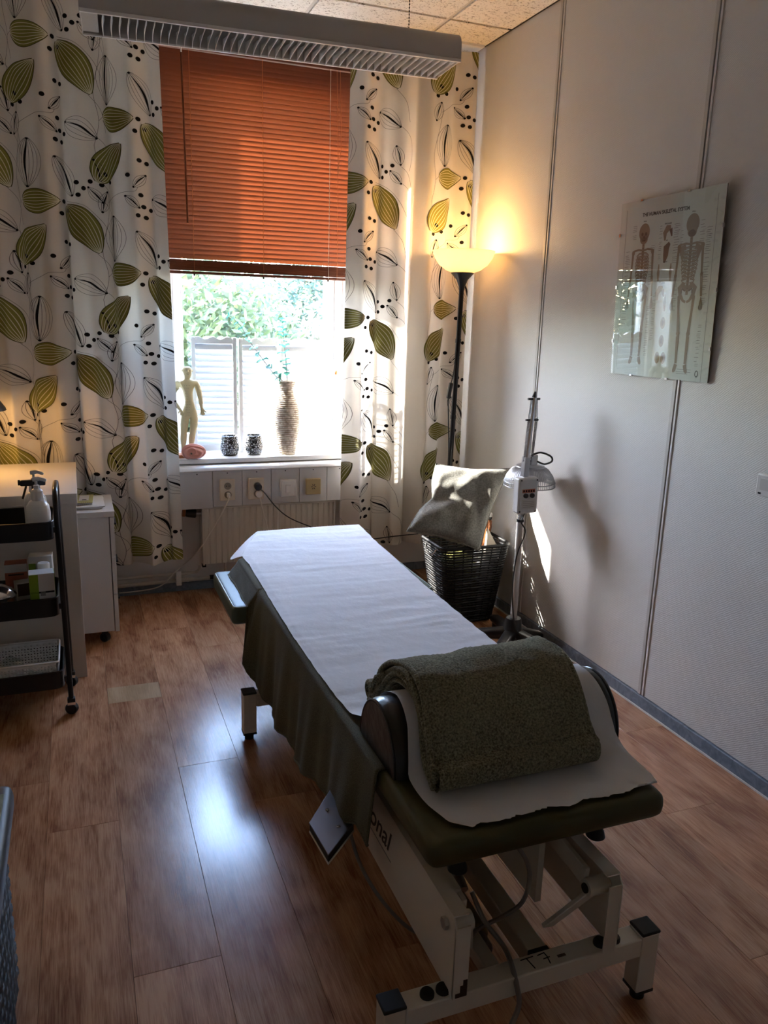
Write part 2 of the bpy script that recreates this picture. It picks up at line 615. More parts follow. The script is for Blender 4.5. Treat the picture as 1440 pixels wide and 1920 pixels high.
K['lum'] = mat('luminaire_grey', (0.43, 0.41, 0.39), 0.38, var=(2, 0.02))
K['lum_white'] = mat('luminaire_white_edge', (0.75, 0.74, 0.72), 0.3)
K['louvre'] = mat('louvre_silver', (0.72, 0.73, 0.74), 0.35, 0.25)
K['tube_glass'] = mat('fluorescent_tube', (0.7, 0.7, 0.68), 0.2)
K['opal'] = mat('opal_glass_bowl', (0.85, 0.78, 0.66), 0.25, var=(3, 0.01), trans=0.62)
K['paper'] = mat('couch_paper', (0.80, 0.80, 0.82), 0.75, var=(30, 0.03), bump=(26, 0.35, 0.006), spec=0.2, trans=0.08)
K['vinyl_olive'] = mat('olive_vinyl', (0.058, 0.053, 0.014), 0.42, bump=(400, 0.2, 0.0006))
K['vinyl_sage'] = mat('sage_vinyl', (0.075, 0.105, 0.078), 0.45, bump=(300, 0.25, 0.0008))
K['piping'] = mat('pale_piping', (0.42, 0.48, 0.38), 0.4)
K['vinyl_black'] = mat('black_glossy_vinyl', (0.006, 0.006, 0.008), 0.30, bump=(30, 0.4, 0.006))
K['hamper_vinyl'] = mat('matt_black_vinyl', (0.016, 0.016, 0.017), 0.5, bump=(300, 0.15, 0.0008))
K['towel'] = terry_mat('olive_terry', (0.088, 0.084, 0.050), (0.360, 0.345, 0.235), 240, 1.0, 0.005)
K['blanket'] = terry_mat('olive_fleece', (0.062, 0.058, 0.034), (0.150, 0.140, 0.088), 420, 0.5, 0.002)
K['steel_cream'] = mat('cream_enamel_steel', (0.74, 0.67, 0.57), 0.38, var=(6, 0.05))
K['rust'] = mat('chipped_rust', (0.06, 0.03, 0.018), 0.9)
K['rubber'] = mat('black_rubber', (0.008, 0.008, 0.008), 0.6)
K['cable_grey'] = mat('grey_cable', (0.20, 0.17, 0.15), 0.5)
K['cable_black'] = mat('black_cable', (0.01, 0.01, 0.01), 0.45)
K['motor'] = mat('motor_ochre', (0.24, 0.18, 0.08), 0.5)
K['desk'] = mat('white_laminate', (0.76, 0.71, 0.65), 0.25, var=(5, 0.02))
K['carton_green'] = mat('lime_green_card', (0.22, 0.36, 0.02), 0.5)
K['carton_white'] = mat('white_card', (0.66, 0.64, 0.62), 0.5)
K['carton_red'] = mat('salmon_card', (0.45, 0.14, 0.08), 0.55)
K['notepad'] = mat('olive_notepad_cover', (0.40, 0.37, 0.14), 0.6)
K['sheet'] = mat('paper_sheet', (0.76, 0.74, 0.72), 0.7)
K['figure'] = mat('cream_resin', (0.66, 0.55, 0.32), 0.4, var=(30, 0.15), trans=0.18)
K['figure_ink'] = mat('meridian_ink', (0.16, 0.14, 0.09), 0.6)
K['wood_orange'] = mat('varnished_wood', (0.42, 0.14, 0.04), 0.4, stretch=(3, 30, 30), var=(4, 0.2))
K['ear'] = mat('pink_resin', (0.66, 0.27, 0.20), 0.45, var=(25, 0.18))
K['mosaic'] = mosaic_mat()
K['vase'] = vase_mat()
K['vase_groove'] = mat('vase_groove', (0.34, 0.24, 0.16), 0.8)
K['euc'] = mat('eucalyptus_leaf', (0.045, 0.20, 0.15), 0.5, var=(20, 0.3), trans=0.35)
K['euc_stem'] = mat('eucalyptus_stem', (0.16, 0.17, 0.14), 0.6)
K['shutter'] = mat('white_shutter', (0.74, 0.75, 0.77), 0.4, var=(5, 0.02))
K['shutter_slat'] = mat('white_shutter_slat', (0.60, 0.61, 0.63), 0.4, var=(5, 0.02), trans=0.06)
K['wax'] = mat('white_wax', (0.8, 0.79, 0.76), 0.4, trans=0.3)
K['pillow'] = terry_mat('grey_velvet', (0.145, 0.145, 0.128), (0.255, 0.252, 0.225), 140, 0.35, 0.002)
K['wicker'] = mat('black_wicker', (0.008, 0.008, 0.009), 0.5, spec=0.3)
K['olive_fabric'] = mat('olive_fabric', (0.26, 0.25, 0.07), 0.9, bump=(150, 0.4, 0.002))
K['copper'] = mat('copper_bottle', (0.42, 0.17, 0.08), 0.25, 0.85)
K['lamp_grey'] = mat('pale_grey_enamel', (0.58, 0.58, 0.57), 0.35)
K['alu'] = mat('aluminium', (0.40, 0.40, 0.41), 0.32, 0.8)
K['spring'] = mat('dark_spring_steel', (0.10, 0.10, 0.11), 0.35, 0.7)
K['poster'] = mat('poster_paper', (0.66, 0.67, 0.63), 0.6)
K['bone'] = mat('poster_bone', (0.34, 0.25, 0.18), 0.7)
K['bone_dark'] = mat('poster_bone_shadow', (0.20, 0.13, 0.10), 0.7)
K['poster_ink'] = mat('poster_ink', (0.06, 0.055, 0.05), 0.7)
K['poster_line'] = mat('poster_caption_grey', (0.28, 0.27, 0.25), 0.7)
K['mdf'] = mat('hardboard_back', (0.16, 0.11, 0.07), 0.8)
K['woven_cloth'] = mat('green_patterned_cloth', (0.22, 0.24, 0.17), 0.9, var=(60, 0.5))
K['bark'] = mat('tree_bark', (0.10, 0.08, 0.06), 0.9)
K['foliage'] = mat('tree_foliage', (0.085, 0.112, 0.045), 0.7, var=(0.9, 0.45), trans=0.35)
K['foliage2'] = mat('tree_foliage_dark', (0.050, 0.078, 0.050), 0.7, var=(0.9, 0.4), trans=0.3)
K['grass'] = mat('lawn', (0.24, 0.25, 0.20), 0.9)
K['facade'] = mat('outer_render', (0.55, 0.52, 0.48), 0.9)

# ================================================================== the setting
XL, XR, YB, YF, ZC = -1.62, 1.973, 4.113, -1.55, 2.75
WX0, WX1, WZ0, WZ1 = 0.43, 1.385, 0.70, 2.62       # window opening

# floor: sub floor with every plank on it
floor = struct(MB().box(XL, XR, YF, YB, -0.05, -0.008).build('floor', K['subfloor']))
PW = 0.195
plank_meshes = {}
krow = 0
x = 0.04 - PW * 9
ri = -9
while x < XR - 0.02:
    x0, x1 = max(x, XL), min(x + PW, XR)
    if x1 - x0 > 0.01:
        if ri == 0: ys = [YF, -0.86, 0.35, 1.56, 2.91, 3.045, YB]
        elif ri == -1: ys = [YF, -0.26, 0.95, 2.16, 3.37, YB]
        elif ri == 1: ys = [YF, -1.2, 0.0, 1.19, 2.39, 3.59, YB]
        elif ri == 9: ys = [YF, -0.29, 0.91, 2.12, 3.32, YB]
        else:
            o = ((ri * 0.437) % 1.0) * 1.21
            ys = [YF]
            yy = YF + 0.2 + o
            while yy < YB - 0.15:
                ys.append(yy); yy += 1.21
            ys.append(YB)
        for a, b in zip(ys, ys[1:]):
            key = (round(x1 - x0, 3), round(b - a, 3))
            pale = (ri == 0 and abs(a - 2.91) < 1e-6)
            if pale: key = ('pale',) + key
            if key not in plank_meshes:
                bm = bmesh.new()
                hx, hy = (x1 - x0) / 2 - 0.0003, (b - a) / 2 - 0.0003
                bmesh.ops.create_cube(bm, size=1)
                for v in bm.verts:
                    v.co = (v.co.x * 2 * hx, v.co.y * 2 * hy, v.co.z * 0.008)
                bmesh.ops.bevel(bm, geom=[e for e in bm.edges if e.verts[0].co.z > 0 and e.verts[1].co.z > 0], offset=0.0005, segments=1, affect='EDGES')
                me = bpy.data.meshes.new('plank'); bm.to_mesh(me); bm.free()
                me.materials.append(K['plank_pale'] if pale else K['plank'])
                plank_meshes[key] = me
            put('plank', plank_meshes[key], ((x0 + x1) / 2, (a + b) / 2, -0.004), floor)
    x += PW; ri += 1

# ceiling: slab, T bars, lay-in tiles
ceil = struct(MB().box(XL, XR, YF, YB + 0.02, ZC + 0.02, ZC + 0.06).build('ceiling', K['tbar']))
gx = [XL]; v = 1.65 - 0.6 * 5
while v < XR:
    if v > XL + 0.02: gx.append(v)
    v += 0.6
gx.append(XR)
gy = [YF]; v = 3.62 - 0.6 * 8
while v < YB:
    if v > YF + 0.02: gy.append(v)
    v += 0.6
gy.append(YB)
tmesh = {}
for a, b in zip(gx, gx[1:]):
    for c, d in zip(gy, gy[1:]):
        key = (round(b - a, 3), round(d - c, 3))
        if key not in tmesh:
            tmesh[key] = MB().box(-(b - a) / 2 + 0.011, (b - a) / 2 - 0.011, -(d - c) / 2 + 0.011, (d - c) / 2 - 0.011, -0.010, 0.02).mesh('ceiling_tile', K['tile'])
        put('ceiling_tile', tmesh[key], ((a + b) / 2, (c + d) / 2, ZC + 0.005), ceil)
bars = {}
for v in gx[1:-1]:
    MB().box(v - 0.011, v + 0.011, YF, YB, ZC + 0.002, ZC + 0.02).build('ceiling_bar', K['tbar'], ceil)
for v in gy[1:-1]:
    MB().box(XL, XR, v - 0.011, v + 0.011, ZC + 0.0015, ZC + 0.0195).build('ceiling_bar', K['tbar'], ceil)
MB().box(XR - 0.02, XR, YF, YB, ZC - 0.004, ZC + 0.0015).build('ceiling_shadow_line', K['dark_hole'], ceil)  # dark strip painted as the shadow line between panels and ceiling

# right wall: panels with cover strips
wr = struct(MB().box(XR + 0.012, XR + 0.12, YF, YB + 0.1, 0, ZC + 0.05).build('wall_right', K['wall']))
seams = [-1.52, -0.59, 0.34, 1.34, 2.268, 3.196, YB]
for a, b in zip([YF] + seams, seams):
    if b - a < 0.05: continue
    MB().box(XR, XR + 0.014, a + 0.008, b - 0.008, 0.055, ZC - 0.002).build('wall_panel', K['wallpaper'], wr)
for s in seams[:-1]:
    MB().box(XR - 0.006, XR + 0.004, s - 0.003, s + 0.014, 0.055, ZC - 0.002).build('cover_strip', K['batten'], wr, bevel=0.0015)
    MB().box(XR - 0.004, XR + 0.004, s - 0.017, s - 0.007, 0.055, ZC - 0.002).build('cover_strip', K['batten_edge'], wr, bevel=0.0015)
br = struct(MB().box(XR - 0.008, XR + 0.012, YF, YB - 0.01, 0, 0.052).build('baseboard_right', K['vinyl_blue'], bevel=0.003))
MB().box(XR - 0.0125, XR - 0.0082, YF, YB - 0.02, 0.0, 0.006).build('floor_trim', K['batten_edge'], br)

# other walls
struct(MB().box(XL - 0.1, XL, YF, YB + 0.1, 0, ZC + 0.05).build('wall_left', K['wall']))
struct(MB().box(XL, XR + 0.012, YF - 0.1, YF, 0, ZC + 0.05).build('wall_front', K['wall']))
WT = 4.42
wb = struct(MB().box(XL, WX0, YB, WT, 0, ZC + 0.05).box(WX1, XR + 0.012, YB, WT, 0, ZC + 0.05)
            .box(WX0, WX1, YB, WT, 0, WZ0).box(WX0, WX1, YB, WT, WZ1, ZC + 0.05).build('wall_back', K['wall']))
struct(MB().box(XL, XR - 0.012, YB - 0.010, YB, 0, 0.046).build('baseboard_back', K['vinyl_blue'], bevel=0.003))

# window
win = tag(bpy.data.objects.new('window_1', None), kind='structure'); COL.objects.link(win); win.location = (0.9, 4.28, WZ0)
def rect_frame(x0, x1, z0, z1, y0, y1, wd):
    return MB().box(x0, x0 + wd, y0, y1, z0, z1).box(x1 - wd, x1, y0, y1, z0, z1).box(x0 + wd, x1 - wd, y0, y1, z0, z0 + wd).box(x0 + wd, x1 - wd, y0, y1, z1 - wd, z1)
rect_frame(WX0, WX1, 0.715, WZ1, 4.265, 4.35, 0.045).build('window_frame', K['white_paint'], win, bevel=0.004)
rect_frame(WX0 + 0.046, WX1 - 0.046, 0.761, WZ1 - 0.046, 4.285, 4.335, 0.05).build('window_sash', K['white_paint'], win, bevel=0.004)
MB().box(WX0 + 0.09, WX1 - 0.09, 4.308, 4.312, 0.80, WZ1 - 0.09).build('window_pane', K['glass'], win)
MB().box(WX1 - 0.006, WX1 - 0.0005, 4.118, 4.264, 0.722, WZ1 - 0.001).build('window_reveal', K['white_paint'], win)
MB().box(WX0 + 0.0005, WX0 + 0.006, 4.118, 4.264, 0.722, WZ1 - 0.001).build('window_reveal', K['white_paint'], win)
MB().box(WX0 - 0.05, WX1 + 0.05, 4.36, 4.50, 0.66, 0.69).build('outer_sill', K['steel'], win)
sill = struct(MB().box(0.12, 1.70, 4.022, 4.113, 0.696, 0.72).box(WX0 + 0.001, WX1 - 0.001, 4.113, 4.265, 0.701, 0.72).build('window_sill', K['white_paint'], bevel=0.003))

# ------------------------------------------------------------------ cable trunking under the sill
tr = thing('cable_trunking', 'white cable trunking box with screwed cover panels under the window sill', 'trunking', (0.9, 4.05, 0.48))
prof = [(4.108, 0.690), (3.985, 0.690), (3.968, 0.682), (3.962, 0.670), (3.968, 0.664), (4.108, 0.664)]
MB().prism(prof, lambda y, z: (0.10, y, z), lambda y, z: (1.90, y, z)).build('top_ledge', K['white_paint'], tr, ang=50)
MB().box(0.10, 1.90, 3.992, 4.108, 0.482, 0.664).build('channel_body', K['trunking'], tr)
pan = [0.12, 0.612, 0.762, 0.913, 1.064, 1.215, 1.88]
for i, (a, b) in enumerate(zip(pan, pan[1:])):
    zb = 0.474 if i == 0 else 0.479
    yf = 3.976 if i == 0 else 3.980
    p_ = MB().box(a + 0.001, b - 0.001, yf, 3.993, zb, 0.663).build('cover_panel', K['trunking'], tr, bevel=0.0012)
    sx = (a + b) / 2 if i not in (0, 5) else (0.535 if i == 0 else 1.285)
    MB().cyl((sx, yf + 0.001, 0.652), (sx, yf - 0.0012, 0.652), 0.0032, 12).build('screw', K['dark_hole'], p_)


def outlet(x0, x1, z0, z1, m, name, label, cat):
    t = thing(name, label, cat, ((x0 + x1) / 2, 3.979, z0))
    MB().box(x0, x1, 3.962, 3.9795, z0, z1).build('face_plate', m, t, bevel=0.004)
    return t
o1 = outlet(0.645, 0.722, 0.512, 0.622, K['cream_plastic'], 'double_socket', 'cream double wall socket with empty upper hole, left of the other socket', 'socket')
o2 = outlet(0.792, 0.872, 0.510, 0.622, K['cream_plastic'], 'double_socket', 'cream double wall socket holding a black plug above a round white plug', 'socket')
for t, cx, zs in ((o1, 0.685, (0.588, 0.543)), (o2, 0.836, (0.584, 0.541))):
    for z in zs:
        s_ = MB().lathe([(0.0185, 0.0), (0.0185, 0.0028), (0.0168, 0.0028), (0.0158, 0.0008), (0, 0.0008)], (cx, 3.962, z), 24, Matrix.Rotation(radians(90), 3, 'X')).build('socket_well', K['socket_shade'], t)  # slightly raised disc, the shade of the recess put into its colour
        for dx in (-0.0065, 0.0065):
            MB().cyl((cx + dx, 3.9616, z), (cx + dx, 3.9606, z), 0.0026, 10).build('pin_hole', K['dark_hole'], s_)
o3 = outlet(0.957, 1.043, 0.516, 0.608, K['white_plastic'], 'light_switch', 'white rocker switch on the trunking between cream socket and tan plate', 'switch')
MB().box(0.963, 1.037, 3.956, 3.962, 0.522, 0.602).build('raised_rim', K['white_plastic'], o3, bevel=0.003)
MB().box(0.984, 1.012, 3.949, 3.956, 0.540, 0.582).build('rocker', K['white_plastic'], o3, bevel=0.002)
MB().box(0.986, 1.010, 3.9475, 3.949, 0.574, 0.580).build('indicator', K['lum_white'], o3)
o4 = outlet(1.096, 1.178, 0.520, 0.606, K['tan_plastic'], 'telephone_socket', 'tan square telephone socket plate rightmost on the trunking', 'socket')
for k in range(6):
    a = k * pi / 3
    MB().obox((1.137 + 0.009 * cos(a), 3.9612, 0.563 + 0.011 * sin(a)), (0.003, 0.0016, 0.009), Matrix.Rotation(-a + pi / 2, 3, 'Y')).build('slot', K['dark_hole'], o4)

# plugs with their cords
def plug(cx, z, m, label, path, r, cm, kind):
    t = thing('plug_and_cord', label, 'plug', (cx, 3.955, z))
    if kind == 'round':
        MB().cyl((cx, 3.960, z), (cx, 3.938, z), 0.0175, 20).build('plug_body', m, t, bevel=0.003)
    elif kind == 'angled':
        MB().cyl((cx, 3.960, z), (cx, 3.930, z), 0.0185, 20).build('plug_body', m, t, bevel=0.004)
    else:
        MB().obox((cx, 3.950, z), (0.016, 0.030, 0.022)).build('plug_body', m, t, bevel=0.004)
    MB().tube(smooth_path(path), r, 6).build('cord', cm, t)
    return t
plug(0.686, 0.543, K['white_plastic'], 'small white plug with pale cord running down left to the wall pipe', [(0.686, 3.938, 0.543), (0.672, 3.93, 0.50), (0.60, 3.94, 0.37), (0.52, 3.98, 0.24), (0.42, 4.03, 0.135), (0.34, 4.05, 0.055), (0.2, 4.06, 0.035), (0.05, 4.06, 0.04)], 0.003, K['cord_white'], 'flat')
plug(0.842, 0.541, K['white_plastic'], 'round white plug with pale cord hanging behind the couch', [(0.845, 3.94, 0.525), (0.853, 3.93, 0.48), (0.872, 3.93, 0.40), (0.90, 3.92, 0.3), (0.98, 3.9, 0.12), (1.1, 3.8, 0.008), (1.35, 3.5, 0.006)], 0.0028, K['cord_white'], 'round')
plug(0.837, 0.580, K['black_plastic'], 'black angled plug with black cord drooping to the right', [(0.842, 3.935, 0.575), (0.868, 3.92, 0.548), (0.92, 3.91, 0.48), (0.98, 3.90, 0.425), (1.06, 3.88, 0.385), (1.20, 3.86, 0.33), (1.38, 3.84, 0.29), (1.55, 3.82, 0.3), (1.68, 3.80, 0.31)], 0.0032, K['cable_black'], 'angled')

# ------------------------------------------------------------------ radiator and pipes
rd = thing('radiator', 'cream ridged panel radiator under the cable trunking', 'radiator', (0.91, 4.03, 0.165))
pr = []
n = 23
for i in range(n):
    x0 = 0.562 + i * 0.03043
    pr += [(x0, 4.000), (x0 + 0.006, 3.996), (x0 + 0.022, 3.996), (x0 + 0.028, 4.000)]
pr += [(1.262, 4.004), (1.262, 4.045), (0.562, 4.045)]
MB().prism(pr, lambda x, y: (x, y, 0.172), lambda x, y: (x, y, 0.468)).build('panel', K['radiator'], rd, smooth=False)
for xs in (0.556, 1.258): MB().box(xs, xs + 0.010, 3.992, 4.05, 0.166, 0.476).build('side_cover', K['radiator'], rd, bevel=0.002)
MB().box(0.556, 1.268, 3.990, 4.05, 0.466, 0.476).build('top_grille', K['radiator'], rd, bevel=0.002)
MB().tube([(0.555, 4.02, 0.44), (0.525, 4.02, 0.44)], 0.009, 12).build('valve', K['steel'], rd)
MB().tube([(0.530, 4.02, 0.44), (0.528, 4.02, 0.44), (0.490, 4.02, 0.446), (0.478, 4.02, 0.447)], [0.018, 0.023, 0.023, 0.019], 16).build('thermostat_knob', K['black_plastic'], rd)
MB().tube([(0.476, 4.02, 0.447), (0.462, 4.02, 0.449)], 0.021, 16).build('knob_ring', K['wood_orange'], rd)
MB().box(0.553, 0.572, 4.0, 4.03, 0.155, 0.17).build('lower_fitting', K['rubber'], rd)
pp = thing('heating_pipes', 'cream heating pipes running low along the window wall', 'pipe', (0.4, 4.07, 0.04))
MB().tube(smooth_path([(-0.6, 4.075, 0.105), (0.2, 4.075, 0.105), (0.50, 4.075, 0.108), (0.53, 4.07, 0.112), (0.546, 4.065, 0.13), (0.548, 4.06, 0.152)]), 0.008, 10).build('upper_pipe', K['radiator'], pp)
MB().tube(smooth_path([(-0.6, 4.075, 0.066), (0.2, 4.075, 0.066), (0.62, 4.075, 0.072), (1.5, 4.075, 0.075)]), 0.009, 10).build('lower_pipe', K['radiator'], pp)
MB().tube([(0.68, 4.06, 0.075), (0.68, 4.056, 0.165)], 0.006, 8).build('riser', K['radiator'], pp)
MB().box(0.425, 0.452, 4.058, 4.10, 0.046, 0.125).build('pipe_bracket', K['white_plastic'], pp, bevel=0.002)
MB().tube([(0.60, 4.075, 0.0725), (0.628, 4.075, 0.0725)], 0.013, 8).build('pipe_joint', K['rubber'], pp)

# ------------------------------------------------------------------ venetian blind
bl = thing('venetian_blind', 'orange-brown wooden slat blind pulled down over the upper window', 'blind', (0.9, 4.10, 1.62))
BX0, BX1, BY = 0.418, 1.372, 4.085
MB().box(BX0, BX1, BY - 0.02, BY + 0.02, 2.60, 2.64).build('headrail', K['blind'], bl, bevel=0.002)
slat = MB()
def slat_pt(u, v):
    a = radians(63)
    s = (v - 0.5) * 0.026
    bow = 0.0016 * (1 - (2 * v - 1) ** 2)
    y = -s * cos(a) - bow * sin(a)
    z = s * sin(a) * -1 + 0
    return (lerp(BX0, BX1, u) - 0.9, y, -z - bow * cos(a))
slat.grid(slat_pt, 2, 5)
sm = slat.mesh('slat', K['blind'])
zz = 1.702
ns = 0
while zz < 2.598:
    o_ = put('slat', sm, (0.9, BY, zz), bl)
    ns += 1
    zz += 0.0221
for k in range(9):
    z = 1.636 + k * 0.0055
    MB().box(BX0, BX1, BY - 0.013, BY + 0.013, z, z + 0.0052).build('stacked_slat', K['blind'], bl)
MB().box(BX0, BX1, BY - 0.014, BY + 0.014, 1.620, 1.633).build('bottom_rail', K['blind'], bl, bevel=0.003)
for xc in (0.563, 0.902, 1.238):
    MB().tube([(xc, BY - 0.015, 1.625), (xc, BY - 0.015, 2.61)], 0.0011, 5).tube([(xc, BY + 0.015, 1.625), (xc, BY + 0.015, 2.61)], 0.0011, 5).build('ladder_cord', K['blind_cord'] if xc != 1.238 else K['cord_white'], bl)
    MB().cyl((xc, BY - 0.008, 1.620), (xc, BY - 0.008, 1.612), 0.005, 10).build('cord_button', K['black_plastic'], bl)
MB().tube([(0.528, BY - 0.025, 2.58), (0.536, BY - 0.026, 1.85)], 0.0045, 10).build('tilt_wand', K['blind'], bl)
MB().cyl((0.528, BY - 0.025, 2.615), (0.528, BY - 0.025, 2.578), 0.0035, 8).build('wand_hook', K['white_plastic'], bl)
MB().tube([(1.268, BY - 0.02, 2.6), (1.279, BY - 0.024, 2.16), (1.283, BY - 0.024, 1.165)], 0.0010, 5).tube(smooth_path([(1.285, BY - 0.02, 2.6), (1.293, BY - 0.024, 2.28), (1.280, BY - 0.024, 2.165)]), 0.0010, 5).build('pull_cord', K['blind_cord'], bl)
MB().box(1.274, 1.286, BY - 0.029, BY - 0.019, 2.125, 2.168).build('cord_joiner', K['jar_glass'], bl, bevel=0.002)
MB().lathe([(0, -0.013), (0.006, -0.011), (0.0085, -0.003), (0.006, 0.008), (0.002, 0.012), (0, 0.012)], (1.283, BY - 0.024, 1.152), 14).build('cord_ball', K['wood_orange'], bl)

# ------------------------------------------------------------------ curtains with printed leaves
class Curtain:
    def __init__(self, s0, s1, z0, z1, y0, seed, flare=0.0, amp=1.0, lean=None):
        self.s0, self.s1, self.z0, self.z1, self.y0, self.ph = s0, s1, z0, z1, y0, seed
        self.flare, self.amp, self.lean = flare, amp, lean
        self.stems = MB(); self.pieces = []

    def S(self, s, z, off=0.0):
        s = max(self.s0, min(self.s1, s)); z = max(self.z0, min(self.z1, z))
        h = (self.z1 - z) / (self.z1 - self.z0)
        A = (0.018 + 0.030 * h) * self.amp
        p1 = 2 * pi * s / 0.185 + self.ph + 0.5 * sin(3.1 * s + self.ph) + 0.25 * sin(1.3 * z)
        p2 = 2 * pi * s / 0.113 + 2.3 * self.ph
        y = self.y0 + A * (0.72 * sin(p1) + 0.34 * sin(p2) + 0.25 * sin(p1 * 0.37 + 1))
        x = s + 0.012 * h * sin(2 * p1 + 0.6) * self.amp + 0.008 * cos(p1)
        fr = (s - self.s0) / (self.s1 - self.s0)
        x += self.flare * h * fr
        return (x, y - off, z)

    def ribbon(self, mb, pts, wd, off):
        n = len(pts)
        L, R_ = [], []
        for i, (s, z) in enumerate(pts):
            a = pts[max(i - 1, 0)]; b = pts[min(i + 1, n - 1)]
            dx, dz = b[0] - a[0], b[1] - a[1]
            l = hypot(dx, dz) or 1
            ww = (wd[i] if isinstance(wd, list) else wd) / 2
            L.append(self.S(s - dz / l * ww, z + dx / l * ww, off)); R_.append(self.S(s + dz / l * ww, z - dx / l * ww, off))
        mb.add(L + R_, [(i, i + 1, n + i + 1, n + i) for i in range(n - 1)])

    def leaf_fn(self, cx, cz, ang, L, W, p, bend):
        ca, sa = cos(ang), sin(ang)
        def f(t, a):
            w_ = W / 2 * (sin(pi * t ** p)) ** 0.78 if 0 < t < 1 else 0
            l = (t - 0.5) * L
            q = a * w_ + bend * L * (1 - (2 * t - 1) ** 2)
            return (cx + l * ca - q * sa, cz + l * sa + q * ca)
        return f

    def green_leaf(self, cx, cz, ang, L, W, p=0.8, bend=0.06):
        f = self.leaf_fn(cx, cz, ang, L, W, p, bend)
        n, m = 26, 13
        G, C, E_ = MB(), MB(), MB()
        self.pieces.append(('printed_leaf', [(G, K['leaf_green']), (C, K['ink_cream']), (E_, K['leaf_edge'])]))
        G.add([self.S(*f(0.015 + 0.97 * i / (n - 1), -1 + 2 * j / (m - 1)), 0.0016) for i in range(n) for j in range(m)],
                       [(i * m + j, i * m + j + 1, (i + 1) * m + j + 1, (i + 1) * m + j) for i in range(n - 1) for j in range(m - 1)])
        for a in (-0.78, -0.52, -0.26, 0, 0.26, 0.52, 0.78):
            self.ribbon(C, [f(0.02 + 0.96 * i / 30, a) for i in range(31)], 0.0024, 0.0026)
        for a in (-1, 1):
            self.ribbon(E_, [f(0.01 + 0.98 * i / 36, a) for i in range(37)], 0.0030, 0.0028)

    def line_leaf(self, cx, cz, ang, L, W, rib=0.008, p=0.9, bend=0.0, n=6):
        f = self.leaf_fn(cx, cz, ang, L, W, p, bend)
        T_, B_ = MB(), MB()
        self.pieces.append(('printed_line_leaf', [(T_, K['ink_thin']), (B_, K['ink_black'])]))
        for k in range(n):
            a = -1 + 2 * k / (n - 1)
            self.ribbon(T_, [f(0.01 + 0.98 * i / 26, a) for i in range(27)], 0.0014, 0.0016)
        if rib:
            pts = [f(0.03 + 0.95 * i / 24, 0.18 * sin(pi * i / 24)) for i in range(25)]
            self.ribbon(B_, pts, [max(0.0012, rib * sin(pi * min(1, (i / 24) ** 1.3)) ** 0.9) for i in range(25)], 0.0020)
            for t in (0.03, 0.97):
                self.dot(*f(t, 0), 0.0045, B_)

    def dot(self, cx, cz, r, mb=None):
        vs, fs = [self.S(cx, cz, 0.0022)], []
        n = 14
        for k in range(1, 4):
            for i in range(n):
                a = 2 * pi * i / n
                vs.append(self.S(cx + r * k / 3 * cos(a), cz + r * k / 3 * sin(a), 0.0022))
        for i in range(n):
            j = (i + 1) % n
            fs.append((0, 1 + i, 1 + j))
            for k in range(2):
                fs.append((1 + k * n + i, 1 + (k + 1) * n + i, 1 + (k + 1) * n + j, 1 + k * n + j))
        if mb is None:
            mb = MB()
            self.pieces.append(('printed_dot', [(mb, K['ink_black'])]))
        mb.add(vs, fs)

    def stem(self, pts):
        P = smooth_path([(a, 0, b) for a, b in pts], 8)
        self.ribbon(self.stems, [(p.x, p.z) for p in P], 0.0013, 0.0014)

    def motif(self, ax, az):
        k, kx = 0.000715, 0.00066
        def q(dx, dy): return (ax + dx * kx, az - dy * k)
        def inside(dx, dy, m=0.14):
            s, z = q(dx, dy)
            return self.s0 - m * 0.4 < s < self.s1 + m * 0.4 and self.z0 - m < z < self.z1 + m
        if inside(0, 0): self.green_leaf(*q(0, -10), radians(-58), 0.235, 0.118, 0.85, 0.05)
        if inside(-245, 730): self.green_leaf(*q(-245, 735), radians(4), 0.135, 0.100, 0.72, -0.03)
        if inside(-310, 100): self.green_leaf(*q(-310, 95), radians(56), 0.205, 0.110, 0.8, 0.05)
        if inside(25, 325): self.line_leaf(*q(25, 325), radians(-28), 0.130, 0.090, 0.009, 0.85, 0.03)
        if inside(-298, 530): self.line_leaf(*q(-298, 530), radians(87), 0.200, 0.098, 0.009, 1.1, 0.0, 8)
        if inside(-100, 590): self.line_leaf(*q(-100, 590), radians(-63), 0.178, 0.080, 0.010, 0.95, 0.04, 7)
        for dx, dy, an, L, W in ((-130, 188, 50, 0.075, 0.036), (-363, 322, 75, 0.092, 0.044), (-175, 310, -42, 0.074, 0.036), (100, 545, -78, 0.092, 0.046), (85, 685, -52, 0.078, 0.038)):
            if inside(dx, dy): self.line_leaf(*q(dx, dy), radians(an), L, W, 0.005, 1.0, 0.0, 5)
        for dx, dy in ((-125, 68), (-85, 80), (-195, 157), (-125, 268), (-113, 335), (-73, 350), (-145, 388), (-103, 397), (-15, 620), (22, 652), (63, 610), (-10, 690), (-120, 730), (-140, 800), (-85, 780), (-350, 163), (-312, 203), (-375, 225)):
            if inside(dx, dy, -0.01): self.dot(*q(dx, dy), 0.0092)
        for st in ([(-400, 900), (-370, 760), (-390, 600), (-350, 420), (-330, 300)], [(-370, 760), (-330, 720)], [(-340, 322), (-240, 260), (-160, 250), (-140, 225)],
                   [(100, 350), (170, 420), (190, 520), (170, 640)], [(110, 610), (160, 660), (190, 760), (195, 880)], [(120, 720), (165, 760), (190, 830)],
                   [(80, 130), (140, 210), (165, 330)], [(-85, -170), (30, -140), (110, -60), (160, 40)], [(-400, 900), (-385, 1000), (-340, 1080)]):
            if inside(*st[len(st) // 2], 0.0): self.stem([q(*p) for p in st])

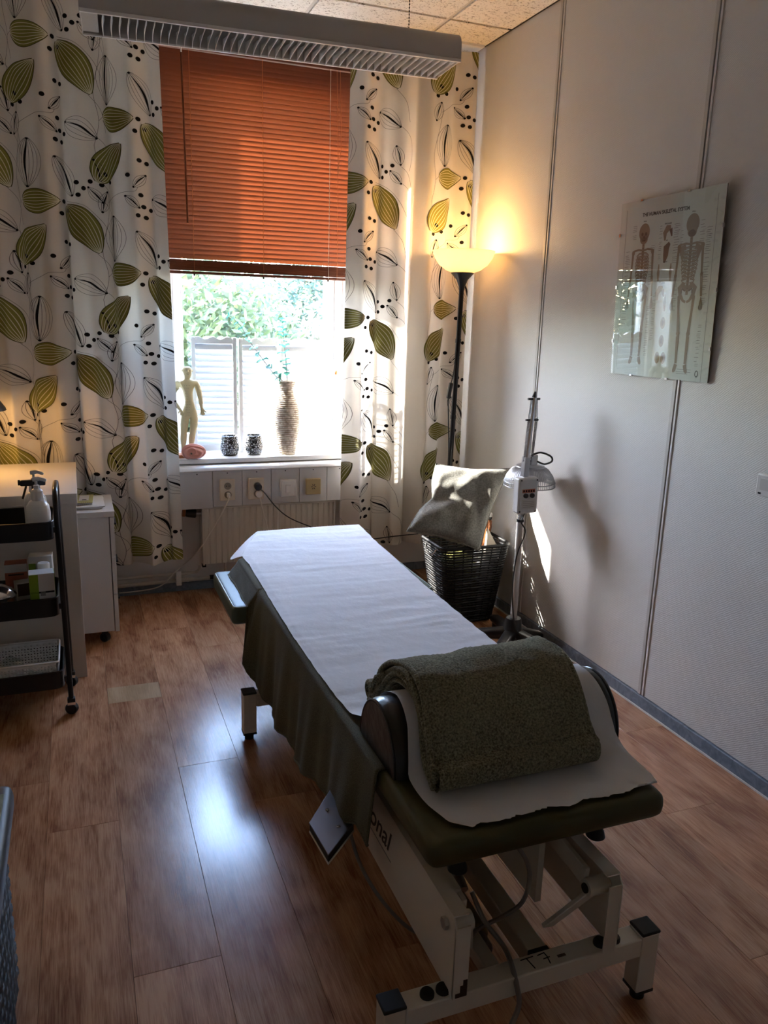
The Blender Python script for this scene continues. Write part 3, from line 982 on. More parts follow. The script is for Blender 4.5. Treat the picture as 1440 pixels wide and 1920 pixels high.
    def build(self, root):
        n = int((self.s1 - self.s0) / 0.004)
        cl = MB().grid(lambda u, v: self.S(lerp(self.s0, self.s1, u), lerp(self.z0, self.z1, v)), n, 56).build('cloth', K['curtain'], root, ang=180)
        MB().grid(lambda u, v: self.S(lerp(self.s0, self.s1, u), self.z0 + 0.05 * v, -0.002), n, 3).build('hem', K['curtain'], cl, ang=180)
        for nm, pcs in self.pieces:
            build_multi(nm, pcs, cl)
        tag(build_multi('printed_stems', [(self.stems, K['ink_thin'])], cl), kind='stuff')

cu = thing('curtain', 'long cream curtain with green leaf print hanging left of the window', 'curtain', (-0.2, 3.95, 0.23))
c1 = Curtain(-0.80, 0.420, 0.235, 2.72, 3.90, 0.9, 0.030)
for ax, az in ((-0.632, 2.413 + 0.64), (-0.287, 2.66), (0.058, 2.413 + 0.64), (0.384, 2.127 + 0.64), (0.725, 2.413 + 0.64)):
    for k in range(5): c1.motif(ax, az - 0.64 * k)
c1.build(cu)
cu2 = thing('curtain', 'cream curtain with green leaf print hanging between window and right wall', 'curtain', (1.6, 3.95, 0.23))
c2 = Curtain(1.290, 1.935, 0.235, 2.715, 3.90, 2.1, 0.012)
for ax, az in ((1.470, 1.962 + 0.64), (1.975, 2.02 + 0.64), (1.47 + 0.34, 1.962 + 0.96)):
    for k in range(5):
        if ax == 1.81: continue
        c2.motif(ax, az - 0.64 * k)
c2.build(cu2)
rail = struct(MB().box(-1.2, 1.955, 3.86, 3.94, 2.735, 2.749).build('trim_1', K['white_paint']))

# ------------------------------------------------------------------ hanging luminaire
LR = Matrix.Rotation(radians(-3.3), 3, 'Z')
LC = Vector((0.805, 3.36, 2.45))
def LP(x, y, z): return LC + LR @ Vector((x, y, z))
lu = thing('ceiling_luminaire', 'long grey fluorescent luminaire with silver louvres hanging above the window end', 'luminaire', LC)
HL, HW = 0.715, 0.128
prof = [(-HW, 0.0), (-HW, 0.055)] + [(-HW + 0.05 * (1 - cos(a)), 0.055 + 0.05 * sin(a)) for a in [pi / 2 * k / 6 for k in range(1, 7)]]
prof += [(-p[0], p[1]) for p in prof[::-1]]
inner = [(p[0] * 0.95, p[1] - 0.004 if p[1] > 0.01 else p[1]) for p in prof]
hs = MB()
n = len(prof)
vs_, fs_ = [], []
for xe in (-HL, HL):
    vs_ += [LP(xe, *p) for p in prof] + [LP(xe, *p) for p in inner]
for i in range(n - 1):
    fs_ += [(i, i + 1, 2 * n + i + 1, 2 * n + i), (n + i, 3 * n + i, 3 * n + i + 1, n + i + 1)]
    fs_ += [(i, n + i, n + i + 1, i + 1), (2 * n + i, 2 * n + i + 1, 3 * n + i + 1, 3 * n + i)]
for i in (0, n - 1):
    fs_ += [(i, n + i, 3 * n + i, 2 * n + i)]
hs.add(vs_, fs_)
hs.build('housing', K['lum'], lu)
for xe in (-HL, HL):
    MB().prism(prof, lambda y, z: LP(xe - 0.002, y, z), lambda y, z: LP(xe + 0.002, y, z)).build('end_cap', K['lum'], lu)
for y in (-HW, HW):
    MB().obox(LP(0, y, 0.0), (2 * HL, 0.010, 0.012), LR).build('bottom_edge', K['lum_white'], lu, bevel=0.001)
MB().obox(LP(-HL + 0.03, 0, 0.03), (0.055, 2 * HW - 0.02, 0.05), LR).build('end_block', K['lum'], lu)
nl = 46
lou = MB().grid(lambda u, v: (0.010 * sin(pi * u) * (v - 0.4), (u - 0.5) * (2 * HW - 0.012), -0.006 + 0.046 * v * (0.55 + 0.45 * abs(2 * u - 1))), 11, 4)
lm_ = lou.mesh('louvre_blade', K['louvre'], ang=180)
for k in range(nl):
    xk = lerp(-HL + 0.075, HL - 0.02, k / (nl - 1))
    o_ = put('louvre_blade', lm_, LP(xk, 0, 0.0), lu, (0, 0, radians(-3.3)))
    s_ = o_.modifiers.new('thickness', 'SOLIDIFY'); s_.thickness = 0.0012
for y in (-0.045, 0.045):
    MB().tube([LP(-HL + 0.06, y, 0.062), LP(HL - 0.06, y, 0.062)], 0.013, 12).build('tube_lamp', K['tube_glass'], lu)
for xk in (-0.5, 0.535):
    c0 = LP(xk, 0.0, 0.104)
    MB().cyl(c0, c0 + Vector((0, 0, 0.012)), 0.012, 12).build('chain_mount', K['black_plastic'], lu)
    ch = MB()
    for k in range(int((ZC - c0.z - 0.012) / 0.012)):
        ch.lathe([(0, -0.005), (0.0028, -0.002), (0.0028, 0.002), (0, 0.005)], c0 + Vector((0, 0, 0.018 + k * 0.012)), 6)
    ch.cyl(c0, (c0.x, c0.y, ZC + 0.004), 0.0009, 5)
    ch.build('chain', K['black_metal'], lu)

# ------------------------------------------------------------------ floor lamp
fl = thing('floor_lamp', 'black uplighter floor lamp with glowing opal bowl in the corner', 'lamp', (1.772, 3.655, 0))
ax0, ax1 = Vector((1.768, 3.655, 0.03)), Vector((1.796, 3.655, 1.64))
def ap(z): return ax0.lerp(ax1, (z - 0.03) / 1.61)
MB().lathe([(0, 0), (0.125, 0), (0.128, 0.006), (0.12, 0.018), (0.03, 0.028), (0.012, 0.04), (0, 0.04)], (1.768, 3.655, 0.0005), 32).build('foot', K['black_metal'], fl)
MB().cyl(ax0, ap(1.61), 0.0125, 14).build('pole', K['black_metal'], fl)
for z in (0.5, 0.95, 1.33):
    MB().cyl(ap(z), ap(z + 0.02), 0.0148, 14).build('pole_sleeve', K['black_metal'], fl)
MB().lathe([(0.0, 0), (0.013, 0), (0.016, 0.02), (0.028, 0.05), (0.056, 0.08), (0.056, 0.084), (0, 0.084)], (1.7955, 3.655, 1.582), 28).build('cup', K['black_metal'], fl)
bo = MB().lathe([(0.052, 0.0), (0.085, 0.012), (0.118, 0.036), (0.140, 0.068), (0.152, 0.102), (0.1495, 0.102), (0.137, 0.069), (0.115, 0.039), (0.083, 0.016), (0.052, 0.004)], (1.797, 3.655, 1.666), 40)
bo.build('bowl', K['opal'], fl, ang=60)
MB().lathe([(0.014, 0), (0.014, 0.03), (0.022, 0.045), (0.028, 0.065), (0.022, 0.085), (0, 0.092)], (1.797, 3.655, 1.668), 16).build('bulb', K['opal'], fl)
ld = bpy.data.lights.new('floor_lamp_light', 'POINT'); ld.energy = LAMP_W; ld.color = (1, 0.56, 0.20); ld.shadow_soft_size = 0.03
lo = bpy.data.objects.new('floor_lamp_light', ld); COL.objects.link(lo); lo.parent = fl; lo.location = Vector((1.797, 3.655, 1.735)) + Vector((0, 0, 0.045)) - Vector((1.772, 3.655, 0))
MB().tube(smooth_path([ap(1.37) + Vector((-0.013, -0.012, 0)), ap(1.2) + Vector((-0.02, -0.016, 0)), ap(1.13) + Vector((-0.035, -0.02, 0))]), 0.003, 6).tube(smooth_path([ap(1.06) + Vector((-0.045, -0.02, 0)), ap(0.95) + Vector((-0.036, -0.02, 0)), ap(0.75) + Vector((-0.02, -0.016, 0)), ap(0.4) + Vector((-0.02, -0.014, 0)), ap(0.05) + Vector((-0.03, -0.02, 0))]), 0.003, 6).build('lamp_cord', K['cable_black'], fl)
MB().bar(ap(1.135) + Vector((-0.034, -0.021, 0)), ap(1.055) + Vector((-0.046, -0.021, 0)), 0.022, 0.018).build('cord_switch', K['black_plastic'], fl, bevel=0.005)

# ------------------------------------------------------------------ things on the sill
SZ = 0.7205
# folding shutter screen
ss = thing('shutter_screen', 'white three-leaf louvred folding screen standing on the window sill', 'screen', (0.9, 4.17, SZ))
def leaf(P0, P1, z0, z1, seed):
    P0, P1 = Vector(P0), Vector(P1)
    d = (P1 - P0); L = d.length; ex = d.normalized(); ey = Vector((-ex.y, ex.x, 0))
    R = Matrix((ex, ey, Vector((0, 0, 1)))).transposed()
    lf = bpy.data.objects.new('screen_leaf', None); COL.objects.link(lf); lf.parent = ss; lf.location = (P0 + P1) / 2 + Vector((0, 0, z0)) - ss.location
    def q(u, y, z): return P0 + ex * u + ey * y + Vector((0, 0, z))
    sw = 0.020
    for a in (0, L - sw):
        MB().obox(q(a + sw / 2, 0, (z0 + z1) / 2), (sw, 0.016, z1 - z0), R).build('stile', K['shutter'], lf, bevel=0.002)
    MB().obox(q(L / 2, 0, z0 + 0.024), (L - 2 * sw - 0.0004, 0.014, 0.030), R).build('bottom_rail', K['shutter'], lf, bevel=0.002)
    top = []
    for i in range(25):
        u = i / 24
        top.append((sw + 0.0002 + u * (L - 2 * sw - 0.0004), z1 - 0.004 + 0.007 * sin(u * 2.5 * 2 * pi + seed)))
    poly = [(sw + 0.0002, z1 - 0.032), (L - sw - 0.0002, z1 - 0.032)] + top[::-1]
    MB().prism(poly, lambda u, z: q(u, -0.007, z), lambda u, z: q(u, 0.007, z)).build('top_rail', K['shutter'], lf)
    n = 17
    Rl = R @ Matrix.Rotation(radians(50), 3, 'X')
    for k in range(n):
        z = lerp(z0 + 0.055, z1 - 0.045, k / (n - 1))
        MB().obox(q(L / 2, 0, z), (L - 2 * sw - 0.0006, 0.041, 0.0028), Rl).build('louvre_slat', K['shutter_slat'], lf)
leaf((0.558, 4.232, 0), (0.785, 4.205, 0), SZ, 1.318, 0.5)
leaf((0.795, 4.205, 0), (1.018, 4.228, 0), SZ, 1.314, 2.0)
leaf((1.026, 4.228, 0), (1.248, 4.212, 0), SZ, 1.312, 3.2)
for xh in (0.790, 1.022):
    for zh in (0.86, 1.19):
        MB().cyl((xh, 4.205 if xh < 0.9 else 4.228, zh), (xh, 4.205 if xh < 0.9 else 4.228, zh + 0.03), 0.003, 8).build('hinge', K['steel'], ss)

# acupuncture figure
fg = thing('anatomy_figure', 'cream standing acupuncture figurine with meridian lines at the left of the sill', 'figurine', (0.485, 4.10, SZ))
MB().box(0.438, 0.545, 4.065, 4.135, SZ, SZ + 0.016).build('wooden_base', K['wood_orange'], fg, bevel=0.002)
def fp(px, py, dy=0.0): return Vector((0.509 + (px - 347) * 0.00272, 4.10 + dy, 1.195 - (py - 680) * 0.00283))
J = {}
V, Ed, Rad = [], [], []
def jt(name, px, py, r, par=None, dy=0.0, ry=None):
    J[name] = len(V)
    V.append(fp(px, py, dy)); Rad.append((r, ry or r))
    if par is not None: Ed.append((J[par], J[name]))
jt('pelvis', 353.5, 766, 0.0235, None, 0, 0.019)
jt('waist', 352.5, 750, 0.0225, 'pelvis', 0, 0.017)
jt('chest', 351.5, 732, 0.030, 'waist', 0, 0.019)
jt('upper', 350.5, 716, 0.026, 'chest', 0, 0.017)
jt('neck', 350.5, 708, 0.0115, 'upper')
jt('jaw', 351, 700, 0.0155, 'neck', -0.004, 0.016)
jt('skull', 350, 692, 0.020, 'jaw', 0.0, 0.022)
jt('crown', 349.5, 686, 0.014, 'skull', 0.0, 0.016)
for s, pts in (('l', [(333, 715, 0.0155, 0.0), (325, 728, 0.0125, 0.004), (320, 742, 0.0095, 0.004), (327, 752, 0.0090, -0.004), (333, 759, 0.0062, -0.008), (337, 764, 0.0085, -0.010)]),
               ('r', [(366, 714, 0.0155, 0.0), (370, 727, 0.0125, 0.0), (372.5, 740, 0.0095, 0.0), (373.5, 750, 0.0088, -0.003), (374, 758, 0.0060, -0.005), (375, 763, 0.0082, -0.006)])):
    par = 'upper'
    for k, (px, py, r, dy) in enumerate(pts):
        nm = s + 'arm%d' % k
        jt(nm, px, py, r, par, dy, r * (0.6 if k == 5 else 1))
        par = nm
    hx, hy = pts[-1][0], pts[-1][1]
    for k in range(4):
        ox = (-3.0 + 2.0 * k) * (1 if s == 'l' else 1)
        jt(s + 'fa%d' % k, hx + ox * 0.9 + (1.5 if s == 'l' else 0.5), hy + 4.5 + (1 if k in (1, 2) else 0), 0.0028, par, -0.012)
        jt(s + 'fb%d' % k, hx + ox * 1.2 + (3 if s == 'l' else 1), hy + 8.5 + (1.5 if k in (1, 2) else 0), 0.0021, s + 'fa%d' % k, -0.014)
    tx = -3 if s == 'l' else 4
    jt(s + 'ta', hx + tx, hy + 1, 0.003, par, -0.012)
    jt(s + 'tb', hx + tx * 1.9, hy + 4, 0.0024, s + 'ta', -0.014)
for s, pts in (('l', [(344, 773, 0.0195, 0.0), (342.5, 787, 0.0165, 0.0), (341, 802, 0.0125, -0.002), (340, 815, 0.0130, 0.002), (339, 832, 0.0070, 0.002), (338.5, 841, 0.0078, 0.0), (337.5, 844, 0.0065, -0.016), (337, 845, 0.004, -0.026)]),
               ('r', [(361.5, 773, 0.0195, 0.0), (360, 787, 0.0165, -0.002), (357, 802, 0.0125, -0.004), (355, 815, 0.0130, 0.0), (353, 832, 0.0070, 0.0), (353, 841, 0.0078, 0.0), (354, 844, 0.0065, -0.016), (354.5, 845, 0.004, -0.026)])):
    par = 'pelvis'
    for k, (px, py, r, dy) in enumerate(pts):
        nm = s + 'leg%d' % k
        jt(nm, px, py, r, par, dy)
        par = nm
me = bpy.data.meshes.new('body')
me.from_pydata([v_ - fg.location for v_ in V], Ed, [])
bo_ = bpy.data.objects.new('body', me); COL.objects.link(bo_); bo_.parent = fg
me.materials.append(K['figure'])
sk = bo_.modifiers.new('skin', 'SKIN'); sk.use_smooth_shade = True; sk.branch_smoothing = 0.6
for i, d in enumerate(me.skin_vertices[0].data):
    d.radius = (Rad[i][0] * 1.38, Rad[i][1] * 1.38)
    d.use_root = (i == 0)
sb = bo_.modifiers.new('subdivision', 'SUBSURF'); sb.levels = 2; sb.render_levels = 2
hd = fp(350.5, 693)
for sx in (-1, 1):
    MB().lathe([(0, -0.0028), (0.0028, 0), (0, 0.0028)], hd + Vector((sx * 0.009, -0.0245, 0.003)), 8).build('eye', K['figure_ink'], fg)
    MB().lathe([(0, -0.006), (0.0035, 0), (0, 0.006)], hd + Vector((sx * 0.0245, 0.001, -0.002)), 8).build('ear', K['figure'], fg)
MB().tube([hd + Vector((0, -0.0245, 0.003)), hd + Vector((0, -0.0295, -0.006)), hd + Vector((0, -0.0250, -0.010))], [0.0018, 0.0032, 0.002], 8).build('nose', K['figure'], fg)
MB().tube([hd + Vector((-0.007, -0.0225, -0.016)), hd + Vector((0, -0.0245, -0.017)), hd + Vector((0.007, -0.0225, -0.016))], 0.0014, 6).build('mouth', K['figure_ink'], fg)
mer = MB()
for sx in (-0.012, -0.004, 0.004, 0.012):
    for k in range(12):
        z = 1.085 - k * 0.0135
        yy = 4.10 - (0.0255 if abs(sx) < 0.01 else 0.0235)
        mer.lathe([(0, -0.0016), (0.0017, 0), (0, 0.0016)], (0.513 + sx + (1.085 - z) * 0.03, yy + 0.001 * (k > 7), z), 6)
tag(mer.build('meridian_points', K['figure_ink'], fg), kind='stuff')

# ear model
em = thing('ear_model', 'pink anatomical ear model lying at the foot of the figurine', 'model', (0.525, 4.05, SZ))
def ear_fn(u, v):
    a = 2 * pi * u
    r = v
    rx, rz = 0.056 * (1 + 0.12 * cos(a - 0.5)), 0.036
    x = 0.525 + r * rx * cos(a); z = SZ + 0.033 + r * rz * sin(a) * (0.92 if sin(a) < 0 else 1.05)
    y = 4.045 - 0.030 * sqrt(max(0, 1 - r * r)) - 0.006 * sin(r * 13 + 2.0 * sin(a)) * r - 0.004 * sin(5 * a) * r * (1 - r)
    return (x, y, max(z, SZ + 0.0005))
MB().grid(ear_fn, 40, 18, cu=True).build('ear_relief', K['ear'], em, solid=0.004, ang=180)
MB().tube([(0.525 + 0.055 * (1 + 0.12 * cos(a - 0.5)) * cos(a), 4.040, max(SZ + 0.007, SZ + 0.033 + 0.036 * sin(a) * (0.92 if sin(a) < 0 else 1.05))) for a in [2 * pi * k / 40 for k in range(40)]], 0.0065, 8, closed=True).build('ear_helix', K['ear'], em)
MB().tube(smooth_path([(0.50, 4.018, 0.765), (0.512, 4.008, 0.778), (0.53, 4.005, 0.775), (0.537, 4.008, 0.758), (0.526, 4.012, 0.742), (0.548, 4.012, 0.738)]), 0.005, 8).build('ear_fold', K['ear'], em)
MB().lathe([(0, -0.001), (0.005, 0), (0, 0.004)], (0.515, 4.012, 0.752), 12, Matrix.Rotation(radians(90), 3, 'X')).build('ear_canal', K['figure_ink'], em)

# candle holders
for cx, lab in ((0.728, 'black-and-white pebbled tealight holder nearer the ear model'), (0.854, 'black-and-white pebbled tealight holder beside the vase')):
    t = thing('tealight_holder', lab, 'candle holder', (cx, 4.125, SZ), 'pebbled tealight holders on the sill')
    p_ = [(0, 0), (0.034, 0), (0.043, 0.008), (0.049, 0.028), (0.048, 0.048), (0.043, 0.075), (0.040, 0.100), (0.037, 0.101), (0.038, 0.08), (0.042, 0.05), (0.040, 0.02), (0, 0.012)]
    MB().lathe(p_, (cx, 4.125, SZ), 32).build('cup', K['mosaic'], t, ang=60)
    MB().lathe([(0, 0.012), (0.019, 0.012), (0.019, 0.026), (0, 0.026)], (cx, 4.125, SZ), 16).build('tealight', K['wax'], t)

# vase with eucalyptus
vz = thing('vase', 'tall ribbed beige stoneware vase on the window sill', 'vase', (1.026, 4.098, SZ))
vt = [(0.0, 0.046), (0.04, 0.051), (0.13, 0.066), (0.20, 0.0685), (0.245, 0.064), (0.29, 0.050), (0.315, 0.039), (0.33, 0.036), (0.36, 0.042), (0.385, 0.048)]
NR = 38
MB().lathe([(0, 0)] + [(interp(vt, 0.385 * k / 80) - 0.0022, 0.385 * k / 80) for k in range(81)] + [(0.042, 0.383), (0.032, 0.34), (0, 0.33)], (1.026, 4.098, SZ), 40).build('vase_body', K['vase_groove'], vz, ang=60)
for k in range(NR):
    z = 0.006 + (0.385 - 0.008) * k / (NR - 1)
    r = interp(vt, z) - 0.0022
    rib = MB()
    rib.grid(lambda u, v: (1.026 + (r + 0.0034 * cos(2 * pi * v)) * cos(2 * pi * u), 4.098 + (r + 0.0034 * cos(2 * pi * v)) * sin(2 * pi * u), SZ + z + 0.0040 * sin(2 * pi * v) + 0.0008 * sin(3 * 2 * pi * u + k)), 36, 6, cu=True, cv=True)
    rib.build('coil', K['vase'], vz, ang=180)
def sprig(label, pts, nleaf, seed):
    r_ = random.Random(seed)
    t = thing('eucalyptus_stem', label, 'plant', pts[0], 'eucalyptus stems in the vase')
    P = smooth_path(pts, 10)
    MB().tube(P, [lerp(0.0028, 0.0012, i / (len(P) - 1)) for i in range(len(P))], 6).build('stem', K['euc_stem'], t)
    for k in range(nleaf):
        i = int(lerp(len(P) * 0.22, len(P) - 1, k / (nleaf - 1)))
        p = P[i]
        tg = (P[min(i + 1, len(P) - 1)] - P[max(i - 1, 0)]).normalized()
        side = tg.cross(Vector((0, 1, 0))).normalized()
        base = r_.uniform(0, pi)
        for sg in (0, pi):
            az = base + sg + r_.uniform(-0.4, 0.4)
            out = side * cos(az) + tg.cross(side) * sin(az)
            L = lerp(0.042, 0.020, k / nleaf) * r_.uniform(0.8, 1.25)
            W_ = L * r_.uniform(0.6, 0.9)
            nrm = (tg + out * r_.uniform(-0.6, 0.4)).normalized()
            ac = nrm.cross(out).normalized()
            out2 = ac.cross(nrm)
            lf = MB()
            lf.grid(lambda u, v: p + out2 * (L * u) + ac * (W_ / 2 * (sin(pi * min(1, u * 0.97 + 0.03)) ** 0.6 if u < 1 else 0.02) * (2 * v - 1)) + nrm * (0.006 * (2 * v - 1) ** 2 + 0.004 * sin(pi * u)), 8, 5)
            lf.build('leaf', K['euc'], t, ang=180)
sprig('eucalyptus stem in the vase leaning far out to the left', [(1.02, 4.105, 0.99), (1.005, 4.10, 1.10), (0.962, 4.095, 1.135), (0.887, 4.09, 1.23), (0.83, 4.085, 1.305), (0.785, 4.08, 1.38), (0.733, 4.08, 1.428)], 13, 3)
sprig('eucalyptus stem standing almost upright in the vase', [(1.035, 4.11, 0.99), (1.03, 4.108, 1.12), (1.024, 4.105, 1.20), (1.013, 4.10, 1.29), (1.006, 4.10, 1.36), (1.002, 4.10, 1.415)], 12, 9)

# goblet candle lantern
gb = thing('glass_goblet', 'clear footed glass with white candle at the right end of the sill', 'candle glass', (1.330, 4.20, SZ))
MB().lathe([(0, 0), (0.038, 0), (0.036, 0.005), (0.012, 0.012), (0.009, 0.030), (0.016, 0.040), (0.010, 0.048), (0.036, 0.056), (0.049, 0.075), (0.050, 0.215), (0.0475, 0.215), (0.0465, 0.078), (0.034, 0.060), (0, 0.056)], (1.330, 4.20, SZ), 32).build('glass', K['jar_glass'], gb, ang=60)
MB().lathe([(0, 0.0785), (0.040, 0.0785), (0.040, 0.148), (0.034, 0.152), (0, 0.148)], (1.330, 4.20, SZ), 24).build('candle', K['wax'], gb)
MB().cyl((1.33, 4.20, SZ + 0.148), (1.33, 4.20, SZ + 0.158), 0.001, 6).build('wick', K['black_plastic'], gb)

# ================================================================== treatment couch
TX0, TX1, TZ = 0.560, 1.105, 0.500
tb = thing('treatment_couch', 'olive padded treatment couch on a cream steel lifting frame', 'couch', (0.83, 1.85, 0))
def pad(name, poly, z0, z1, m, r=0.028, parent=tb, tilt=None):
    """upholstered cushion: outline polygon, rounded top and bottom edges"""
    bm = bmesh.new()
    vb = [bm.verts.new((x, y, z0)) for x, y in poly]
    f = bm.faces.new(vb)
    ex = bmesh.ops.extrude_face_region(bm, geom=[f])
    for v in ex['geom']:
        if isinstance(v, bmesh.types.BMVert): v.co.z = z1
    bmesh.ops.bevel(bm, geom=list(bm.edges), offset=r, segments=5, affect='EDGES', profile=0.6, clamp_overlap=True)
    bmesh.ops.recalc_face_normals(bm, faces=bm.faces)
    if tilt:
        bmesh.ops.transform(bm, matrix=tilt, verts=bm.verts)
    off = wloc(parent)
    bmesh.ops.translate(bm, vec=-off, verts=bm.verts)
    me = bpy.data.meshes.new(name); bm.to_mesh(me); bm.free()
    me.materials.append(m)
    me.polygons.foreach_set('use_smooth', [True] * len(me.polygons))
    me.set_sharp_from_angle(angle=radians(60))
    o = bpy.data.objects.new(name, me); COL.objects.link(o); o.parent = parent
    return o
pad('leg_cushion', [(TX0, 1.150), (TX1, 1.150), (TX1, 2.02), (TX0, 2.02)], 0.440, TZ, K['vinyl_olive'])
pad('seat_cushion', [(TX0, 2.03), (TX1, 2.03), (TX1, 2.93), (TX0, 2.93)], 0.440, TZ, K['vinyl_olive'])
pad('head_cushion', [(TX0 + 0.01, 2.94), (TX1 + 0.04, 2.94), (TX1 + 0.06, 3.22), (1.175, 3.385), (0.735, 3.385), (0.60, 3.16)], 0.440, TZ, K['vinyl_olive'])
# arm rests at the head end
for sx in (-1, 1):
    x0, x1 = (0.462, 0.553) if sx < 0 else (1.152, 1.243)
    ya, yb, za, zb = 2.63, 3.055, 0.372, 0.440
    ar = pad('arm_rest', [(x0, ya), (x1, ya), (x1, yb), (x0, yb)], za, zb, K['vinyl_sage'], 0.020)
    e = 0.008
    ring = [(x0 + e, ya + e), (x1 - e, ya + e), (x1 - e, yb - e), (x0 + e, yb - e)]
    pts = []
    for i in range(4):
        a, b, c = ring[i - 1], ring[i], ring[(i + 1) % 4]
        va = (Vector(a) - Vector(b)).normalized() * 0.02; vc = (Vector(c) - Vector(b)).normalized() * 0.02
        for k in range(5):
            t_ = k / 4
            p = Vector(b) + va * (1 - t_) ** 2 + vc * t_ ** 2
            pts.append((p.x, p.y, zb - 0.0035))
    MB().tube(pts, 0.0026, 6, closed=True).build('piping', K['piping'], ar)
    MB().box(0.50 if sx < 0 else 1.02, 0.66 if sx < 0 else 1.20, 2.82, 2.86, 0.352, 0.3718).build('arm_bracket', K['steel_cream'], tb)
# top frame under the cushions
for xx in (0.66, 0.985):
    MB().box(xx, xx + 0.035, 1.33, 3.25, 0.402, 0.4398).build('top_rail', K['steel_cream'], tb, bevel=0.003)
for yy in (1.30, 1.99, 2.90):
    MB().box(0.60, 1.08, yy, yy + 0.03, 0.404, 0.4398).build('cross_rail', K['steel_cream'], tb, bevel=0.003)
# leg frames
for yy, tagn in ((1.15, 'front'), (2.505, 'rear')):
    lf = MB().box(0.515, 1.062, yy - 0.0225, yy + 0.0225, 0.125, 0.170).build('cross_bar', K['steel_cream'], tb, bevel=0.003)
    for xx in (0.492, 1.085):
        lg = MB().box(xx - 0.0225, xx + 0.0225, yy - 0.0225, yy + 0.0225, 0.028, 0.174).build('leg', K['steel_cream'], tb, bevel=0.003)
        MB().box(xx - 0.024, xx + 0.024, yy - 0.024, yy + 0.024, 0.1735, 0.181).build('leg_cap', K['rubber'], lg, bevel=0.003)
        MB().box(xx - 0.023, xx + 0.023, yy - 0.023, yy + 0.023, 0.022, 0.029).build('leg_collar', K['rubber'], lg)
        MB().cyl((xx, yy, 0.0), (xx, yy, 0.023), 0.016, 16).build('foot', K['rubber'], lg)
    if tagn == 'front':
        for xx in (0.566, 0.600, 0.967, 1.001):
            MB().lathe([(0, 0), (0.0145, 0), (0.0145, 0.006), (0.012, 0.010), (0, 0.010)], (xx, yy - 0.002, 0.170), 18).build('bolt_cap', K['rubber'], lf)
        t7 = MB()
        def stroke(pts, wd=0.0026):
            for a, b in zip(pts, pts[1:]):
                a, b = Vector((*a, 0)), Vector((*b, 0))
                d = (b - a).normalized(); nn = Vector((-d.y, d.x, 0)) * wd / 2
                e2 = d * wd / 2
                t7.add([tuple(q + Vector((0.800, yy, 0.1706))) for q in (a - nn - e2, b - nn + e2, b + nn + e2, a + nn - e2)], [(0, 1, 2, 3)])
        stroke([(-0.016, 0.013), (0.012, 0.014)]); stroke([(-0.003, 0.013), (0.001, -0.014)])
        stroke([(0.024, 0.013), (0.040, 0.015), (0.041, 0.004), (0.038, -0.013)]); stroke([(0.031, 0.001), (0.045, 0.002)])
        t7.build('marker_writing', K['ink_black'], lf, smooth=False)
        MB().box(0.862, 0.881, yy - 0.006, yy + 0.001, 0.1695, 0.1704).build('chip', K['rust'], lf)
# lower longitudinal beams
MB().box(0.815, 0.860, 1.175, 2.482, 0.120, 0.165).build('lower_beam', K['steel_cream'], tb, bevel=0.003)
MB().box(0.8145, 0.8605, 1.1731, 1.186, 0.119, 0.1655).build('beam_plug', K['rubber'], tb)
MB().box(0.715, 0.750, 1.175, 2.482, 0.120, 0.150).build('lower_beam', K['steel_cream'], tb, bevel=0.003)
